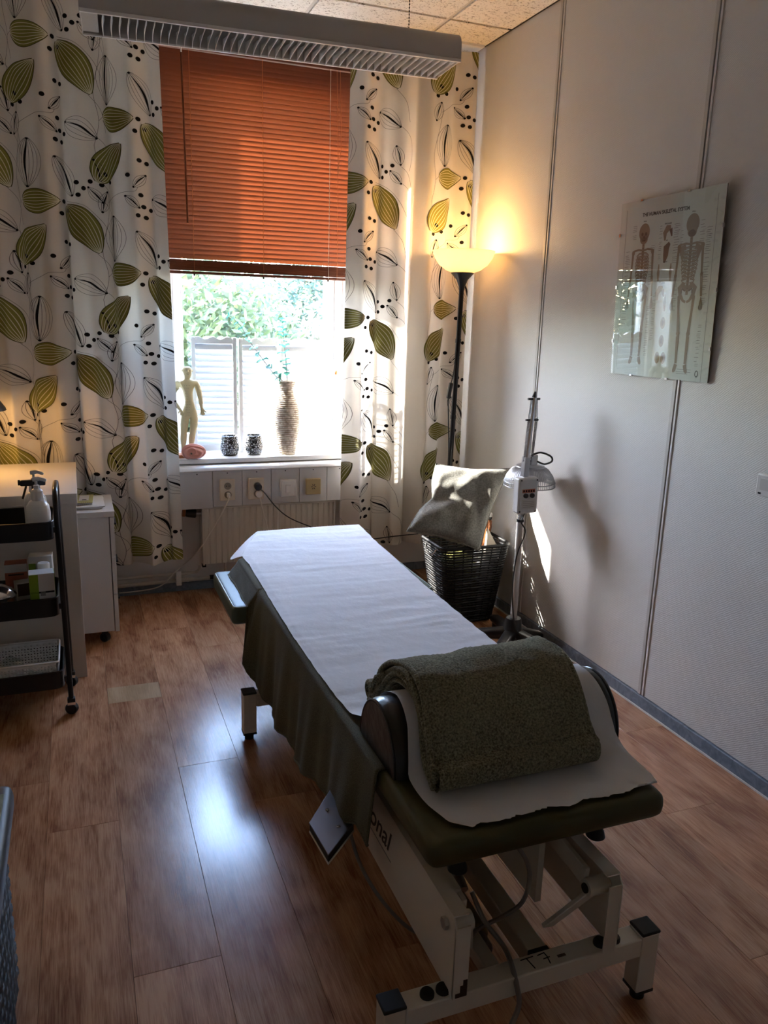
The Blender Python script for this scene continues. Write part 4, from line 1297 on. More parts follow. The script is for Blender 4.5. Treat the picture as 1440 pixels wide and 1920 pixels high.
# side plates of the lift
for side, xx, ins in ((-1, 0.606, 1), (1, 0.985, -1)):
    poly = [(1.118, 0.172), (1.118, 0.330), (1.130, 0.350), (1.62, 0.352), (2.40, 0.372), (2.44, 0.34), (2.44, 0.18), (1.62, 0.172)]
    pl = MB().prism(poly, lambda y, z: (xx, y, z), lambda y, z: (xx + 0.003 * ins, y, z)).build('side_plate', K['steel_cream'], tb, smooth=False)
    MB().box(min(xx, xx + 0.032 * ins), max(xx, xx + 0.032 * ins), 1.119, 1.122, 0.173, 0.333).box(min(xx, xx + 0.032 * ins), max(xx, xx + 0.032 * ins), 1.13, 2.43, 0.350, 0.353).build('plate_flange', K['steel_cream'], pl, smooth=False)
    bx = xx - 0.001 * ins
    if side < 0:
        MB().cyl((bx, 1.158, 0.318), (bx - 0.008, 1.158, 0.318), 0.0125, 6).build('hex_bolt', K['steel'], pl)
        rust = MB().box(0.622, 0.637, 1.1185, 1.1192, 0.174, 0.200).box(0.628, 0.637, 1.1185, 1.1192, 0.200, 0.212).box(0.612, 0.626, 1.1185, 1.1192, 0.174, 0.184).build('chipped_paint', K['rust'], pl, smooth=False)
        # script lettering on the outer face
        ft = bpy.data.curves.new('lettering', 'FONT'); ft.body = 'onal'; ft.size = 0.078; ft.shear = 0.35; ft.offset = 0.0008; ft.extrude = 0.0002
        fo = text_mesh('lettering', ft, K['ink_thin'])
        fo.parent = pl; fo.matrix_local = Matrix.Translation(Vector((xx - 0.0006, 1.595, 0.256)) - wloc(pl)) @ Matrix(((0, 0, -1, 0), (-1, 0, 0, 0), (0, 1, 0, 0), (0, 0, 0, 1)))
        MB().box(xx - 0.0006, xx + 0.0004, 1.45, 1.72, 0.236, 0.239).build('underline', K['poster_line'], pl, smooth=False)
    # pivot tube, swing arms
    px = xx + 0.004 * ins
    pv = MB().cyl((px, 1.165, 0.305), (px + 0.052 * ins, 1.165, 0.305), 0.0185, 20).build('pivot_tube', K['steel_cream'], tb, bevel=0.001)
    MB().cyl((px + 0.0525 * ins, 1.165, 0.305), (px + 0.056 * ins, 1.165, 0.305), 0.0105, 14).build('pivot_pin', K['dark_hole'], pv)
    MB().bar((px + 0.042 * ins, 1.178, 0.318), (px + 0.042 * ins, 1.85, 0.372), 0.012, 0.045).build('swing_arm', K['steel_cream'], tb, bevel=0.002)
    MB().bar((px + 0.040 * ins, 1.165, 0.290), (px + 0.085 * ins, 1.240, 0.160), 0.010, 0.032, up=(1, 0, 0)).build('strut', K['steel_cream'], tb, bevel=0.002)
    MB().bar((px + 0.02 * ins, 2.40, 0.15), (px + 0.02 * ins, 1.9, 0.385), 0.020, 0.040).build('scissor_arm', K['steel_cream'], tb, bevel=0.002)
MB().box(0.640, 0.655, 1.20, 1.90, 0.325, 0.349).build('inner_channel', K['steel_cream'], tb)
MB().box(0.90, 0.915, 1.30, 2.3, 0.17, 0.37).build('inner_plate', K['steel_cream'], tb)
# motor
mt_ = MB().cyl((0.752, 1.30, 0.115), (0.752, 1.42, 0.120), 0.035, 20).build('motor', K['motor'], tb, bevel=0.006)
MB().cyl((0.752, 1.262, 0.112), (0.752, 1.30, 0.115), 0.026, 18).build('motor_cap', K['cable_grey'], mt_, bevel=0.004)
MB().cyl((0.78, 1.42, 0.14), (0.80, 1.75, 0.26), 0.014, 12).build('actuator_rod', K['steel'], mt_)
# adjusters under the foot end
for xx in (0.668, 1.004):
    ad_ = MB().cyl((xx, 1.245, 0.440), (xx, 1.245, 0.378), 0.009, 12).build('adjuster_rod', K['steel'], tb)
    MB().lathe([(0.012, 0.022), (0.018, 0.012), (0.021, 0), (0.016, -0.004), (0, -0.004)], (xx, 1.245, 0.358), 18).build('adjuster_foot', K['rubber'], ad_)
# foot lever plate at the side
fpn = thing_p = None
A_, B_, C_, D_ = Vector((0.528, 1.668, 0.305)), Vector((0.444, 1.565, 0.298)), Vector((0.456, 1.450, 0.290)), Vector((0.545, 1.532, 0.300))
ctr = (A_ + B_ + C_ + D_) / 4
nrm = (A_ - C_).cross(B_ - D_).normalized()
if nrm.z < 0: nrm = -nrm
def plate(off0, off1, sc):
    pts = [ctr + (p - ctr) * sc for p in (A_, B_, C_, D_)]
    return MB().add([p + nrm * off0 for p in pts] + [p + nrm * off1 for p in pts], [(0, 1, 2, 3), (4, 5, 6, 7), (0, 1, 5, 4), (1, 2, 6, 5), (2, 3, 7, 6), (3, 0, 4, 7)])
lv = plate(0.0, 0.003, 1.0).build('pedal_plate', K['dark_chrome'], tb, bevel=0.0012)
plate(-0.020, -0.0005, 0.96).build('pedal_rubber', K['rubber'], lv)
plate(-0.026, -0.0205, 1.0).build('pedal_base', K['steel_cream'], lv, bevel=0.002)
for t_ in (0.25, 0.75):
    q = A_.lerp(B_, 0.4).lerp(D_.lerp(C_, 0.4), t_)
    MB().lathe([(0, 0.0045), (0.004, 0.0042), (0.005, 0.003)], q + nrm * 0.0002, 10).build('rivet', K['chrome'], lv)
MB().bar(ctr - nrm * 0.024, (0.612, 1.68, 0.262), 0.02, 0.012).build('pedal_arm', K['steel_cream'], lv)
MB().tube(smooth_path([(0.535, 1.53, 0.275), (0.545, 1.48, 0.22), (0.58, 1.42, 0.16), (0.64, 1.38, 0.10), (0.70, 1.35, 0.10)]), 0.0045, 8).build('pedal_cable', K['cable_grey'], tb)
MB().tube(smooth_path([(0.76, 1.27, 0.405), (0.80, 1.24, 0.385), (0.825, 1.22, 0.33), (0.815, 1.22, 0.26), (0.78, 1.24, 0.215), (0.735, 1.26, 0.18), (0.72, 1.28, 0.13)]), 0.0048, 8).build('loop_cable', K['cable_grey'], tb)
MB().tube(smooth_path([(0.725, 1.28, 0.26), (0.738, 1.24, 0.215), (0.758, 1.19, 0.188), (0.755, 1.150, 0.177), (0.752, 1.122, 0.155), (0.757, 1.117, 0.11), (0.735, 1.112, 0.06), (0.72, 1.11, 0.007)]), 0.0055, 8).build('mains_cable', K['cable_grey'], tb)

# ------------------------------------------------------------------ bolster, blanket, paper, towel
BC, BW, BH = 1.475, 0.112, 0.128      # bolster centre y, half width, height
def bump(y, grow=0.0):
    t = (y - BC) / (BW + grow)
    return (BH + grow) * sqrt(1 - t * t) if abs(t) < 1 else 0.0
def bump_s(y, grow=0.0):
    t = abs(y - BC) / (BW + grow)
    if t < 0.86: return (BH + grow) * sqrt(1 - t * t)
    h0 = (BH + grow) * sqrt(1 - 0.86 ** 2)
    return h0 * exp(-(t - 0.86) * 4.2)

# blanket hanging off the left side
bk = thing('fleece_blanket', 'dark olive fleece blanket hanging down the left side of the couch', 'blanket', (0.56, 2.2, 0.2))
hem = [(1.42, 0.335), (1.45, 0.338), (1.54, 0.312), (1.70, 0.262), (2.02, 0.203), (2.28, 0.194), (2.45, 0.194), (2.56, 0.215), (2.60, 0.30), (2.63, 0.447), (3.01, 0.449)]
def blanket(u, v):
    y = lerp(1.42, 3.0, u)
    zb = interp(hem, y)
    top = TZ + 0.0025
    inner = 0.10
    fall = top - zb - 0.004
    tot = inner + 0.016 + fall
    s = v * tot
    if s < inner:
        x, z = TX0 + inner - s + 0.004, top
        d = 0
    elif s < inner + 0.016:
        a = (s - inner) / 0.016 * pi / 2
        x, z = TX0 + 0.004 - 0.011 * sin(a), top - 0.011 * (1 - cos(a)); d = 0
    else:
        d = (s - inner - 0.016) / fall
        x, z = TX0 - 0.007, top - 0.011 - d * fall
    wv = 0.5 + 0.5 * sin(2 * pi * y / 0.27 + 1.0 + 0.8 * sin(y * 5))
    w2 = 0.5 + 0.5 * sin(2 * pi * y / 0.105 + 2)
    fold = d * (0.020 * wv + 0.008 * w2)
    x -= fold + 0.010 * d
    # swings out where it meets the arm rest, lies on the pad beyond it
    x -= 0.055 * d * exp(-((y - 2.58) / 0.035) ** 2)
    if y > 2.61: x -= 0.024 * d * sstep(2.61, 2.66, y) - fold * 0.8 * sstep(2.61, 2.66, y)
    y2 = y + 0.030 * d * sin(4 * y) * (1 - u) * 0.5
    if y < 1.60: y2 += 0.012 * d * sin(30 * (y - 1.42))
    z += 0.002 * sin(40 * y + 30 * v) * d - (0.0015 if d == 0 else 0)
    return (x, y2, z)
MB().grid(blanket, 150, 46).build('cloth', K['blanket'], bk, ang=180, solid=0.003)
MB().tube([Vector(blanket(u / 60, 1.0)) for u in range(61)], 0.004, 6).build('hem', K['blanket'], bk)

# bolster
bs = thing('bolster', 'black vinyl half-round knee bolster under the couch paper', 'bolster', (0.85, BC, TZ))
bz = TZ + 0.0045
def bol(u, v):
    x = lerp(0.572, 1.138, u)
    a = pi * v
    e = min(1, min(u, 1 - u) / 0.03)
    e = 0.93 + 0.07 * sqrt(max(0, 1 - (1 - e) ** 2))
    return (x, BC + BW * cos(a) * e, bz + BH * sin(a) * e)
mbz = MB().grid(bol, 40, 25)
for xe in (0.572, 1.138):
    pts = [(xe, BC + BW * 0.93 * cos(pi * k / 24), bz + BH * 0.93 * sin(pi * k / 24)) for k in range(25)]
    mbz.add(pts, [tuple(range(25))])
mbz.box(0.58, 1.13, BC - BW * 0.95, BC + BW * 0.95, bz, bz + 0.004)
mbz.build('bolster_cover', K['vinyl_black'], bs, ang=50)
for xe in (0.570, 1.140):
    MB().tube([(xe + (0.004 if xe < 1 else -0.004), BC + BW * 0.955 * cos(pi * k / 24), bz + BH * 0.955 * sin(pi * k / 24) + 0.001) for k in range(25)], 0.0028, 6).build('seam_piping', K['vinyl_black'], bs)

# couch paper
cp = thing('couch_paper', 'white disposable paper sheet covering the top of the treatment couch', 'paper', (0.85, 2.2, TZ))
xl_t = [(1.17, 0.655), (1.20, 0.618), (1.26, 0.602), (1.34, 0.592), (1.36, 0.600), (1.40, 0.612), (1.48, 0.618), (1.57, 0.602), (1.66, 0.574), (1.80, 0.566), (2.2, 0.562), (2.9, 0.578), (3.02, 0.572), (3.20, 0.640), (3.40, 0.728)]
xr_t = [(1.17, 1.095), (1.25, 1.118), (1.34, 1.118), (1.40, 1.108), (1.48, 1.100), (1.57, 1.110), (1.7, 1.125), (2.2, 1.130), (2.6, 1.138), (3.13, 1.166), (3.40, 1.186)]
def paper(u, v):
    y = lerp(1.172, 3.40, v)
    if v == 0: y += 0.012 * noise.noise(Vector((u * 9, 0, 3))) + 0.006 * noise.noise(Vector((u * 40, 0, 7))) + 0.020 * u * (1 - u) - 0.002
    if v == 0 and u > 0.8: y += 0.02 * (u - 0.8) / 0.2
    x = lerp(interp(xl_t, y), interp(xr_t, y), u)
    z = TZ + 0.0085 + bump_s(y, 0.004)
    wr_ = noise.noise(Vector((x * 5, y * 17, 1.3))) * 0.0035 + noise.noise(Vector((x * 9, y * 34, 4.0))) * 0.0016
    z += max(-0.003, wr_) * (1 if y > 1.62 else 0.5)
    if u < 0.02 and 1.9 < y < 3.0: z -= 0.002
    if y > 3.36: z -= 0.6 * (y - 3.36) * (y - 3.36) / 0.04
    if x > TX1 + 0.003 and y < 1.36: z -= (x - TX1) * 0.6
    return (x, y, z)
MB().grid(paper, 60, 260).build('sheet', K['paper'], cp, ang=180)
def flap(u, v):
    y = lerp(3.03, 3.39, v)
    x0 = interp(xl_t, y)
    wdt = 0.085 * sin(pi * min(1, v * 1.0)) ** 0.7 + 0.002
    return (x0 - wdt * u * 0.95, y - 0.02 * u, TZ + 0.0085 - 0.055 * u ** 1.5 * sin(pi * v) - (0.6 * max(0, y - 3.36) ** 2 / 0.04))
MB().grid(flap, 8, 16).build('torn_flap', K['paper'], cp, ang=180)

# folded towel over the bolster
tw = thing('folded_towel', 'folded thick olive terry towel draped over the bolster', 'towel', (0.82, 1.42, TZ))
TXL, TXR = 0.628, 1.008
path = []
for k in range(61):
    y = lerp(1.285, 1.655, k / 60)
    path.append((y, TZ + 0.016 + bump_s(y, 0.010) + (0.012 if y > 1.58 else 0)))
# arc-length resample
acc = [0]
for a, b in zip(path, path[1:]): acc.append(acc[-1] + hypot(b[0] - a[0], b[1] - a[1]))
def towel_pt(t):
    s = t * acc[-1]
    for i in range(len(acc) - 1):
        if s <= acc[i + 1] + 1e-9:
            f = (s - acc[i]) / (acc[i + 1] - acc[i])
            p = (lerp(path[i][0], path[i + 1][0], f), lerp(path[i][1], path[i + 1][1], f))
            d = Vector((path[i + 1][0] - path[i][0], path[i + 1][1] - path[i][1])).normalized()
            return p, (-d.y, d.x)
    return path[-1], (0, 1)
TN = [towel_pt(k / 60) for k in range(61)]
TT = 0.058
def towel_ring(t, w_):
    """closed profile ring in y-z: w_ in 0..1 runs along the top and back along the underside"""
    return None
prof_t = []
NU = 61
for k in range(NU):
    (py, pz), (ny, nz) = TN[k]
    prof_t.append((py + ny * TT, pz + nz * TT))
def rnd(k, n, frm, to, c, r):
    return
ring = list(prof_t)
# back roll
(py, pz), (ny, nz) = TN[-1]
cx_, cz_ = py + ny * TT / 2, pz + nz * TT / 2
tdir = Vector((nz, -ny))
for k in range(1, 12):
    a = pi / 2 - pi * k / 12
    ring.append((cx_ + tdir.x * cos(a) * TT / 2 * 1.15 + ny * sin(a) * TT / 2, cz_ + tdir.y * cos(a) * TT / 2 * 1.15 + nz * sin(a) * TT / 2))
for k in range(NU - 1, -1, -1):
    ring.append(TN[k][0])
(py, pz), (ny, nz) = TN[0]
cx_, cz_ = py + ny * TT / 2, pz + nz * TT / 2
tdir = Vector((-nz, ny))
for k in range(1, 9):
    a = -pi / 2 + pi * k / 9
    ring.append((cx_ + tdir.x * cos(a) * TT / 2 * 0.7 + ny * sin(a) * TT / 2, cz_ + tdir.y * cos(a) * TT / 2 * 0.7 + nz * sin(a) * TT / 2))
M_ = len(ring)
cyc = sum(p[0] for p in ring) / M_
def tow(u, v):
    i = int(round(v * M_)) % M_
    y, z = ring[i]
    if z < TZ + 0.012: z = TZ + 0.012
    xl = TXL + 0.012 * sin((y - 1.28) * 9) + (0.030 if y > 1.6 else 0.030 * sstep(1.5, 1.6, y)) * 0 
    x = lerp(xl, TXR + 0.015 * sstep(1.35, 1.6, y), u)
    top = i < NU
    if top:
        dz = noise.noise(Vector((x * 7, y * 9, 2))) * 0.010 + noise.noise(Vector((x * 22, y * 25, 5))) * 0.0035
        dz += noise.noise(Vector((x * 150, y * 150, 5))) * 0.0022
        dip = 0.020 * exp(-((x - 0.76) / 0.05) ** 2) * exp(-((y - 1.60) / 0.07) ** 2)
        z += dz - dip
        e = min(u, 1 - u)
        z -= 0.010 * max(0, 1 - e / 0.03) ** 2
    z += 0.012 * sstep(0.2, 1.0, u) * (1 if top else 0) * sstep(1.45, 1.62, y)
    return (x, y, z)
NXT = 110
body = MB()
body.grid(tow, NXT, M_, cv=True)
body.build('towel_outer', K['towel'], tw, ang=180)
# visible folded layers at both sides
NLAY = 4
for side in (0, 1):
    for k in range(NLAY):
        lay = []
        f0 = (k + 0.5) / NLAY
        for j in range(NU):
            (py, pz), (ny, nz) = TN[j]
            jit = 0.003 * sin(j * 0.35 + k * 1.7)
            q = (py + ny * (TT * f0 + jit), pz + nz * (TT * f0 + jit))
            xx = (TXL + 0.012 * sin((q[0] - 1.28) * 9) - 0.001 - 0.004 * sin(k * 2.1 + 1 + j * 0.11)) if side == 0 else (TXR + 0.015 * sstep(1.35, 1.6, q[0]) + 0.001)
            lay.append((xx, q[0], max(q[1], TZ + 0.018)))
        MB().tube(lay, TT / NLAY * 0.49, 8).build('folded_layer', K['towel'], tw, ang=180)
sw_ = []
for k in range(30):
    a = k * 0.42
    r = 0.004 + 0.00075 * k
    (py, pz), (ny, nz) = TN[-1]
    sw_.append((TXL - 0.004, 1.652 + r * cos(a), pz + 0.028 + r * sin(a)))
MB().tube(sw_, 0.0045, 6).build('rolled_edge', K['towel'], tw)

# ================================================================== heat lamp on stand
HX, HY = 1.764, 2.90
hl = thing('heat_lamp', 'grey heat therapy lamp with wire cage head on a black five-arm stand', 'lamp', (HX, HY, 0))
MB().lathe([(0, 0.050), (0.060, 0.050), (0.062, 0.066), (0.046, 0.085), (0.036, 0.150), (0.033, 0.156), (0, 0.156)], (HX, HY, 0), 28).build('hub', K['black_plastic'], hl)
for k in range(5):
    a = radians(-66 + 72 * k)
    d = Vector((cos(a), sin(a), 0)); sd_ = Vector((-sin(a), cos(a), 0))
    L = 0.285
    if d.x > 0.55: L = 0.165
    c0 = Vector((HX, HY, 0))
    def arm(u, v):
        r = lerp(0.02, L, u)
        wd = lerp(0.030, 0.024, u) * (1 if u < 0.97 else 0.8)
        hh = lerp(0.052, 0.034, u)
        zc = lerp(0.082, 0.046, u ** 1.2)
        an = 2 * pi * v
        e = 1 if u < 0.95 else sqrt(max(0.05, 1 - ((u - 0.95) / 0.05) ** 2))
        ca, sa = cos(an), sin(an)
        px_ = abs(ca) ** 0.6 * (1 if ca > 0 else -1); pz_ = abs(sa) ** 0.6 * (1 if sa > 0 else -1)
        return c0 + d * r + sd_ * (wd * px_ * e) + Vector((0, 0, zc + hh / 2 * pz_ * e))
    m_ = MB().grid(arm, 22, 20, cv=True)
    m_.add([arm(1, j / 20) for j in range(20)], [tuple(range(20))])
    ao = m_.build('stand_arm', K['black_plastic'], hl, ang=60)
    cc = c0 + d * (L - 0.035)
    MB().cyl(cc + Vector((0, 0, 0.0)), cc + Vector((0, 0, 0.034)), 0.017, 12).build('foot_glide', K['rubber'], ao)
MB().cyl((HX, HY, 0.150), (HX, HY, 0.625), 0.0145, 18).build('pole', K['lamp_grey'], hl)
MB().cyl((HX, HY, 0.600), (HX, HY, 0.612), 0.0165, 18).build('pole_clamp', K['black_plastic'], hl)
MB().cyl((HX, HY, 0.612), (HX + 0.002, HY, 0.66), 0.012, 14).build('pole_top', K['steel'], hl)
bxm = Matrix.Rotation(radians(-1.5), 3, 'Y')
bc = Vector((HX + 0.008, HY - 0.012, 0.722))
cb = MB().obox(bc, (0.096, 0.050, 0.158), bxm).build('control_box', K['lamp_grey'], hl, bevel=0.010, seg=3)
fy = bc.y - 0.0255
MB().obox((bc.x, fy, bc.z + 0.022), (0.062, 0.0012, 0.016), bxm).build('red_label', K['carton_red'], cb)
for k in range(5):
    MB().obox((bc.x - 0.024 + k * 0.012, fy - 0.0008, bc.z + 0.022), (0.007, 0.0006, 0.009), bxm).build('label_mark', K['ink_black'], cb)
MB().obox((bc.x + 0.002, fy, bc.z - 0.036), (0.068, 0.0012, 0.042), bxm).build('rating_plate', K['batten'], cb)
for k in range(4):
    MB().obox((bc.x + 0.002, fy - 0.0008, bc.z - 0.024 - 0.008 * k), (0.054, 0.0005, 0.0022), bxm).build('rating_line', K['poster_line'], cb)
for sx in (-0.015, 0.016):
    MB().cyl((bc.x + sx, fy + 0.002, bc.z + 0.002), (bc.x + sx, fy - 0.008, bc.z + 0.002), 0.0105, 16).build('dial', K['black_plastic'], cb, bevel=0.001)
for sx in (-0.038, 0.038):
    for sz in (-0.068, 0.068):
        MB().cyl((bc.x + sx, fy + 0.002, bc.z + sz), (bc.x + sx, fy - 0.001, bc.z + sz), 0.0035, 8).build('screw', K['dark_hole'], cb)
# spring arm
a0, a1 = Vector((HX + 0.006, HY, 0.80)), Vector((HX + 0.030, HY + 0.012, 1.135))
MB().bar((HX + 0.003, HY, 0.80), (HX + 0.006, HY, 0.885), 0.030, 0.024).build('arm_bracket', K['alu'], hl, bevel=0.002)
MB().bar(a0 + Vector((0.0, -0.008, 0.06)), a1 + Vector((0, -0.008, 0)), 0.010, 0.014).build('spring_arm', K['alu'], hl, bevel=0.001)
MB().bar(a0 + Vector((0.012, 0.01, 0.05)), a1 + Vector((0.006, 0.010, -0.01)), 0.010, 0.012).build('spring_arm', K['alu'], hl, bevel=0.001)
for sx, zt, zb in ((-0.018, 0.24, 0.065), (0.024, 0.25, 0.085), (-0.012, 0.24, 0.07), (0.018, 0.25, 0.05)):
    p0 = a0.lerp(a1, zb / 0.335) + Vector((sx, -0.004, 0)); p1 = a0.lerp(a1, zt / 0.335) + Vector((sx, -0.004, 0))
    n_ = 34
    pts = []
    ex = Vector((1, 0, 0)); ey = Vector((0, 1, 0))
    for i in range(n_ * 6 + 1):
        t_ = i / (n_ * 6)
        an = 2 * pi * i / 6
        pts.append(p0.lerp(p1, t_) + ex * 0.0035 * cos(an) + ey * 0.0035 * sin(an))
    MB().tube(pts, 0.0013, 4).build('coil_spring', K['spring'], hl)
    MB().tube([p1, p1.lerp(a1 + Vector((sx * 0.7, 0, 0)), 0.9)], 0.0016, 6).build('spring_wire', K['spring'], hl)
MB().cyl(a1 + Vector((-0.028, 0, -0.006)), a1 + Vector((0.028, 0, -0.006)), 0.005, 10).build('pivot_bolt', K['black_plastic'], hl)
MB().cyl(a0.lerp(a1, 0.72) + Vector((-0.030, -0.004, 0)), a0.lerp(a1, 0.72) + Vector((0.030, -0.004, 0)), 0.0042, 10).build('pivot_bolt', K['black_plastic'], hl)
MB().tube([a1, a1 + Vector((0.004, 0, 0.025))], [0.010, 0.004], 8).build('arm_tip', K['black_plastic'], hl)
# caged head
hc = Vector((HX + 0.078, HY + 0.078, 0.742))
hd_ = thing_head = bpy.data.objects.new('lamp_head', None); COL.objects.link(hd_); hd_.parent = hl; hd_.location = hc - hl.location
hp = [(0.112, 0.0), (0.111, 0.018), (0.100, 0.045), (0.080, 0.072), (0.060, 0.085)]
for r, z in ((0.112, 0.0), (0.1115, 0.017), (0.062, 0.084)):
    MB().tube([hc + Vector((r * cos(2 * pi * k / 40), r * sin(2 * pi * k / 40), z)) for k in range(40)], 0.0026, 6, closed=True).build('cage_ring', K['alu'], hd_)
wm = MB()
for k in range(72):
    a = 2 * pi * k / 72
    wm.tube([hc + Vector((r * cos(a), r * sin(a), z)) for r, z in hp], 0.0015, 4)
tag(wm.build('cage_wires', K['alu'], hd_), kind='stuff')
MB().lathe([(0.060, 0.085), (0.061, 0.089), (0.045, 0.096), (0, 0.098)], hc, 28).build('head_top', K['alu'], hd_)
MB().lathe([(0, 0.030), (0.072, 0.028), (0.074, 0.034), (0.058, 0.072), (0, 0.080)], hc, 28).build('heating_plate', K['lamp_grey'], hd_)
MB().obox(hc + Vector((-0.005, -0.01, 0.117)), (0.045, 0.04, 0.046)).build('head_block', K['lamp_grey'], hd_, bevel=0.004)
MB().bar(hc + Vector((-0.01, -0.02, 0.11)), a0.lerp(a1, 0.25) + Vector((0.012, 0.012, 0)), 0.014, 0.014).build('head_link', K['alu'], hd_)
MB().tube(smooth_path([hc + Vector((-0.02, -0.034, 0.140)), hc + Vector((0.02, -0.040, 0.152)), hc + Vector((0.070, -0.045, 0.135)), hc + Vector((0.078, -0.045, 0.112)), hc + Vector((0.045, -0.040, 0.100)), hc + Vector((0.012, -0.032, 0.112))]), 0.0042, 8).build('head_cable', K['cable_black'], hd_)
MB().tube(smooth_path([(HX + 0.012, HY - 0.014, 0.642), (HX - 0.008, HY - 0.020, 0.605), (HX + 0.014, HY - 0.020, 0.570), (HX + 0.012, HY - 0.020, 0.535), (HX - 0.02, HY - 0.022, 0.45), (HX - 0.03, HY - 0.024, 0.30), (HX - 0.018, HY - 0.040, 0.15), (HX - 0.002, HY - 0.066, 0.095), (HX + 0.012, HY - 0.10, 0.06), (HX + 0.01, HY - 0.16, 0.02)]), 0.0032, 6).build('stand_cable', K['cable_black'], hl)
wl = thing('loose_cord', 'short loop of pale cord with a clear plug behind the heat lamp foot', 'cord', (1.62, 3.12, 0))
MB().tube(smooth_path([(1.585, 3.13, 0.004), (1.583, 3.13, 0.04), (1.60, 3.125, 0.062), (1.635, 3.11, 0.05), (1.655, 3.10, 0.02), (1.66, 3.09, 0.004)]), 0.0035, 6).build('cord_loop', K['cord_white'], wl)
MB().box(1.577, 1.593, 3.122, 3.138, 0.001, 0.035).build('cord_end', K['white_plastic'], wl, bevel=0.003)

# ================================================================== wicker basket with its contents
bk2 = thing('wicker_basket', 'black woven wicker basket standing in the corner by the heat lamp', 'basket', (1.72, 3.36, 0))
def rrect(cx, cy, hx, hy, r, n=6):
    pts = []
    for sx, sy, a0_ in ((1, 1, 0), (-1, 1, pi / 2), (-1, -1, pi), (1, -1, 3 * pi / 2)):
        for k in range(n + 1):
            a = a0_ + pi / 2 * k / n
            pts.append((cx + sx * (hx - r) + r * cos(a), cy + sy * (hy - r) + r * sin(a)))
    return pts
def brect(t, grow=0.0):
    return rrect(1.735, 3.355, lerp(0.130, 0.178, t) + grow, lerp(0.105, 0.140, t) + grow, 0.05)
BHT = 0.395
NSTR = 30
for k in range(NSTR):
    t = k / (NSTR - 1)
    z = 0.012 + (BHT - 0.03) * t
    base = brect(t)
    m_ = len(base)
    pts = []
    for i, (px_, py_) in enumerate(base):
        a = base[(i + 1) % m_]
        for f in (0, 0.5):
            qx, qy = lerp(px_, a[0], f), lerp(py_, a[1], f)
            w_ = 0.0025 * (1 if (len(pts) + k) % 2 else -1)
            dx, dy = qx - 1.735, qy - 3.355
            l = hypot(dx, dy)
            pts.append((qx + dx / l * w_, qy + dy / l * w_, z))
    MB().tube(pts, 0.0054, 5, closed=True).build('woven_strand', K['wicker'], bk2, ang=180)
b0, b1 = brect(0), brect(1)
per = []
for i in range(0, len(b0)):
    per.append((b0[i], b1[i]))
stk = []
for i in range(len(b0)):
    j = (i + 1) % len(b0)
    l = hypot(b1[j][0] - b1[i][0], b1[j][1] - b1[i][1])
    n_ = max(1, int(l / 0.045))
    for k in range(n_):
        f = k / n_
        stk.append(((lerp(b0[i][0], b0[j][0], f), lerp(b0[i][1], b0[j][1], f)), (lerp(b1[i][0], b1[j][0], f), lerp(b1[i][1], b1[j][1], f))))
lastp = None
for (p0, p1) in stk:
    if lastp and hypot(p1[0] - lastp[0], p1[1] - lastp[1]) < 0.028: continue
    lastp = p1
    MB().tube([(p0[0], p0[1], 0.005), (p1[0], p1[1], BHT - 0.005)], 0.0035, 5).build('stake', K['wicker'], bk2)
rim = [(px_, py_, BHT - 0.012 * cos(pi * (px_ - 1.735) / 0.178 * 0.5) * 0 ) for px_, py_ in brect(1, 0.003)]
MB().tube(rim, 0.0085, 8, closed=True).build('rim', K['wicker'], bk2, ang=180)
MB().prism(brect(0, -0.004), lambda x, y: (x, y, 0.004), lambda x, y: (x, y, 0.010)).build('base', K['wicker'], bk2)
MB().tube(smooth_path([(1.558, 3.415, 0.395), (1.546, 3.40, 0.35), (1.548, 3.36, 0.335), (1.548, 3.31, 0.355), (1.558, 3.285, 0.395)]), 0.0035, 6).build('wire_handle', K['steel'], bk2)
# contents
tc = thing('olive_cushion', 'folded olive green cushion stuffed inside the wicker basket', 'cushion', (1.68, 3.33, 0.012))
def cushion(cx, cy, cz, hx, hy, hz, p=2.6):
    def f(u, v):
        a, b = 2 * pi * u, pi * (v - 0.5)
        def sp(c): return abs(c) ** (2 / p) * (1 if c > 0 else -1)
        return (cx + hx * sp(cos(b)) * sp(cos(a)), cy + hy * sp(cos(b)) * sp(sin(a)), cz + hz * sp(sin(b)))
    return f
MB().grid(cushion(1.690, 3.335, 0.185, 0.080, 0.090, 0.150, 4), 32, 18, cu=True).build('cushion_body', K['olive_fabric'], tc, ang=180)
MB().tube([(1.690 + 0.076 * cos(a), 3.335 + 0.085 * sin(a), 0.300 + 0.003 * sin(3 * a)) for a in [2 * pi * k / 30 for k in range(30)]], 0.006, 6, closed=True).build('cushion_seam', K['piping'], tc)
gc = thing('grey_box', 'pale grey cardboard box leaning inside the wicker basket', 'box', (1.81, 3.34, 0.012))
MB().obox((1.815, 3.330, 0.178), (0.066, 0.12, 0.31), Matrix.Rotation(radians(5), 3, 'Y')).build('box_body', K['sheet'], gc, bevel=0.004)
MB().obox((1.829, 3.330, 0.335), (0.062, 0.116, 0.006), Matrix.Rotation(radians(5), 3, 'Y')).build('box_lid', K['carton_white'], gc, bevel=0.001)
cbt = thing('copper_bottle', 'copper coloured bottle with white cap standing up behind the pillow', 'bottle', (1.885, 3.40, 0.012))
MB().lathe([(0, 0), (0.027, 0), (0.029, 0.01), (0.029, 0.43), (0.024, 0.455), (0.018, 0.465), (0, 0.465)], (1.812, 3.418, 0.0175), 24, Matrix.Rotation(radians(9.5), 3, 'Y')).build('flask', K['copper'], cbt)
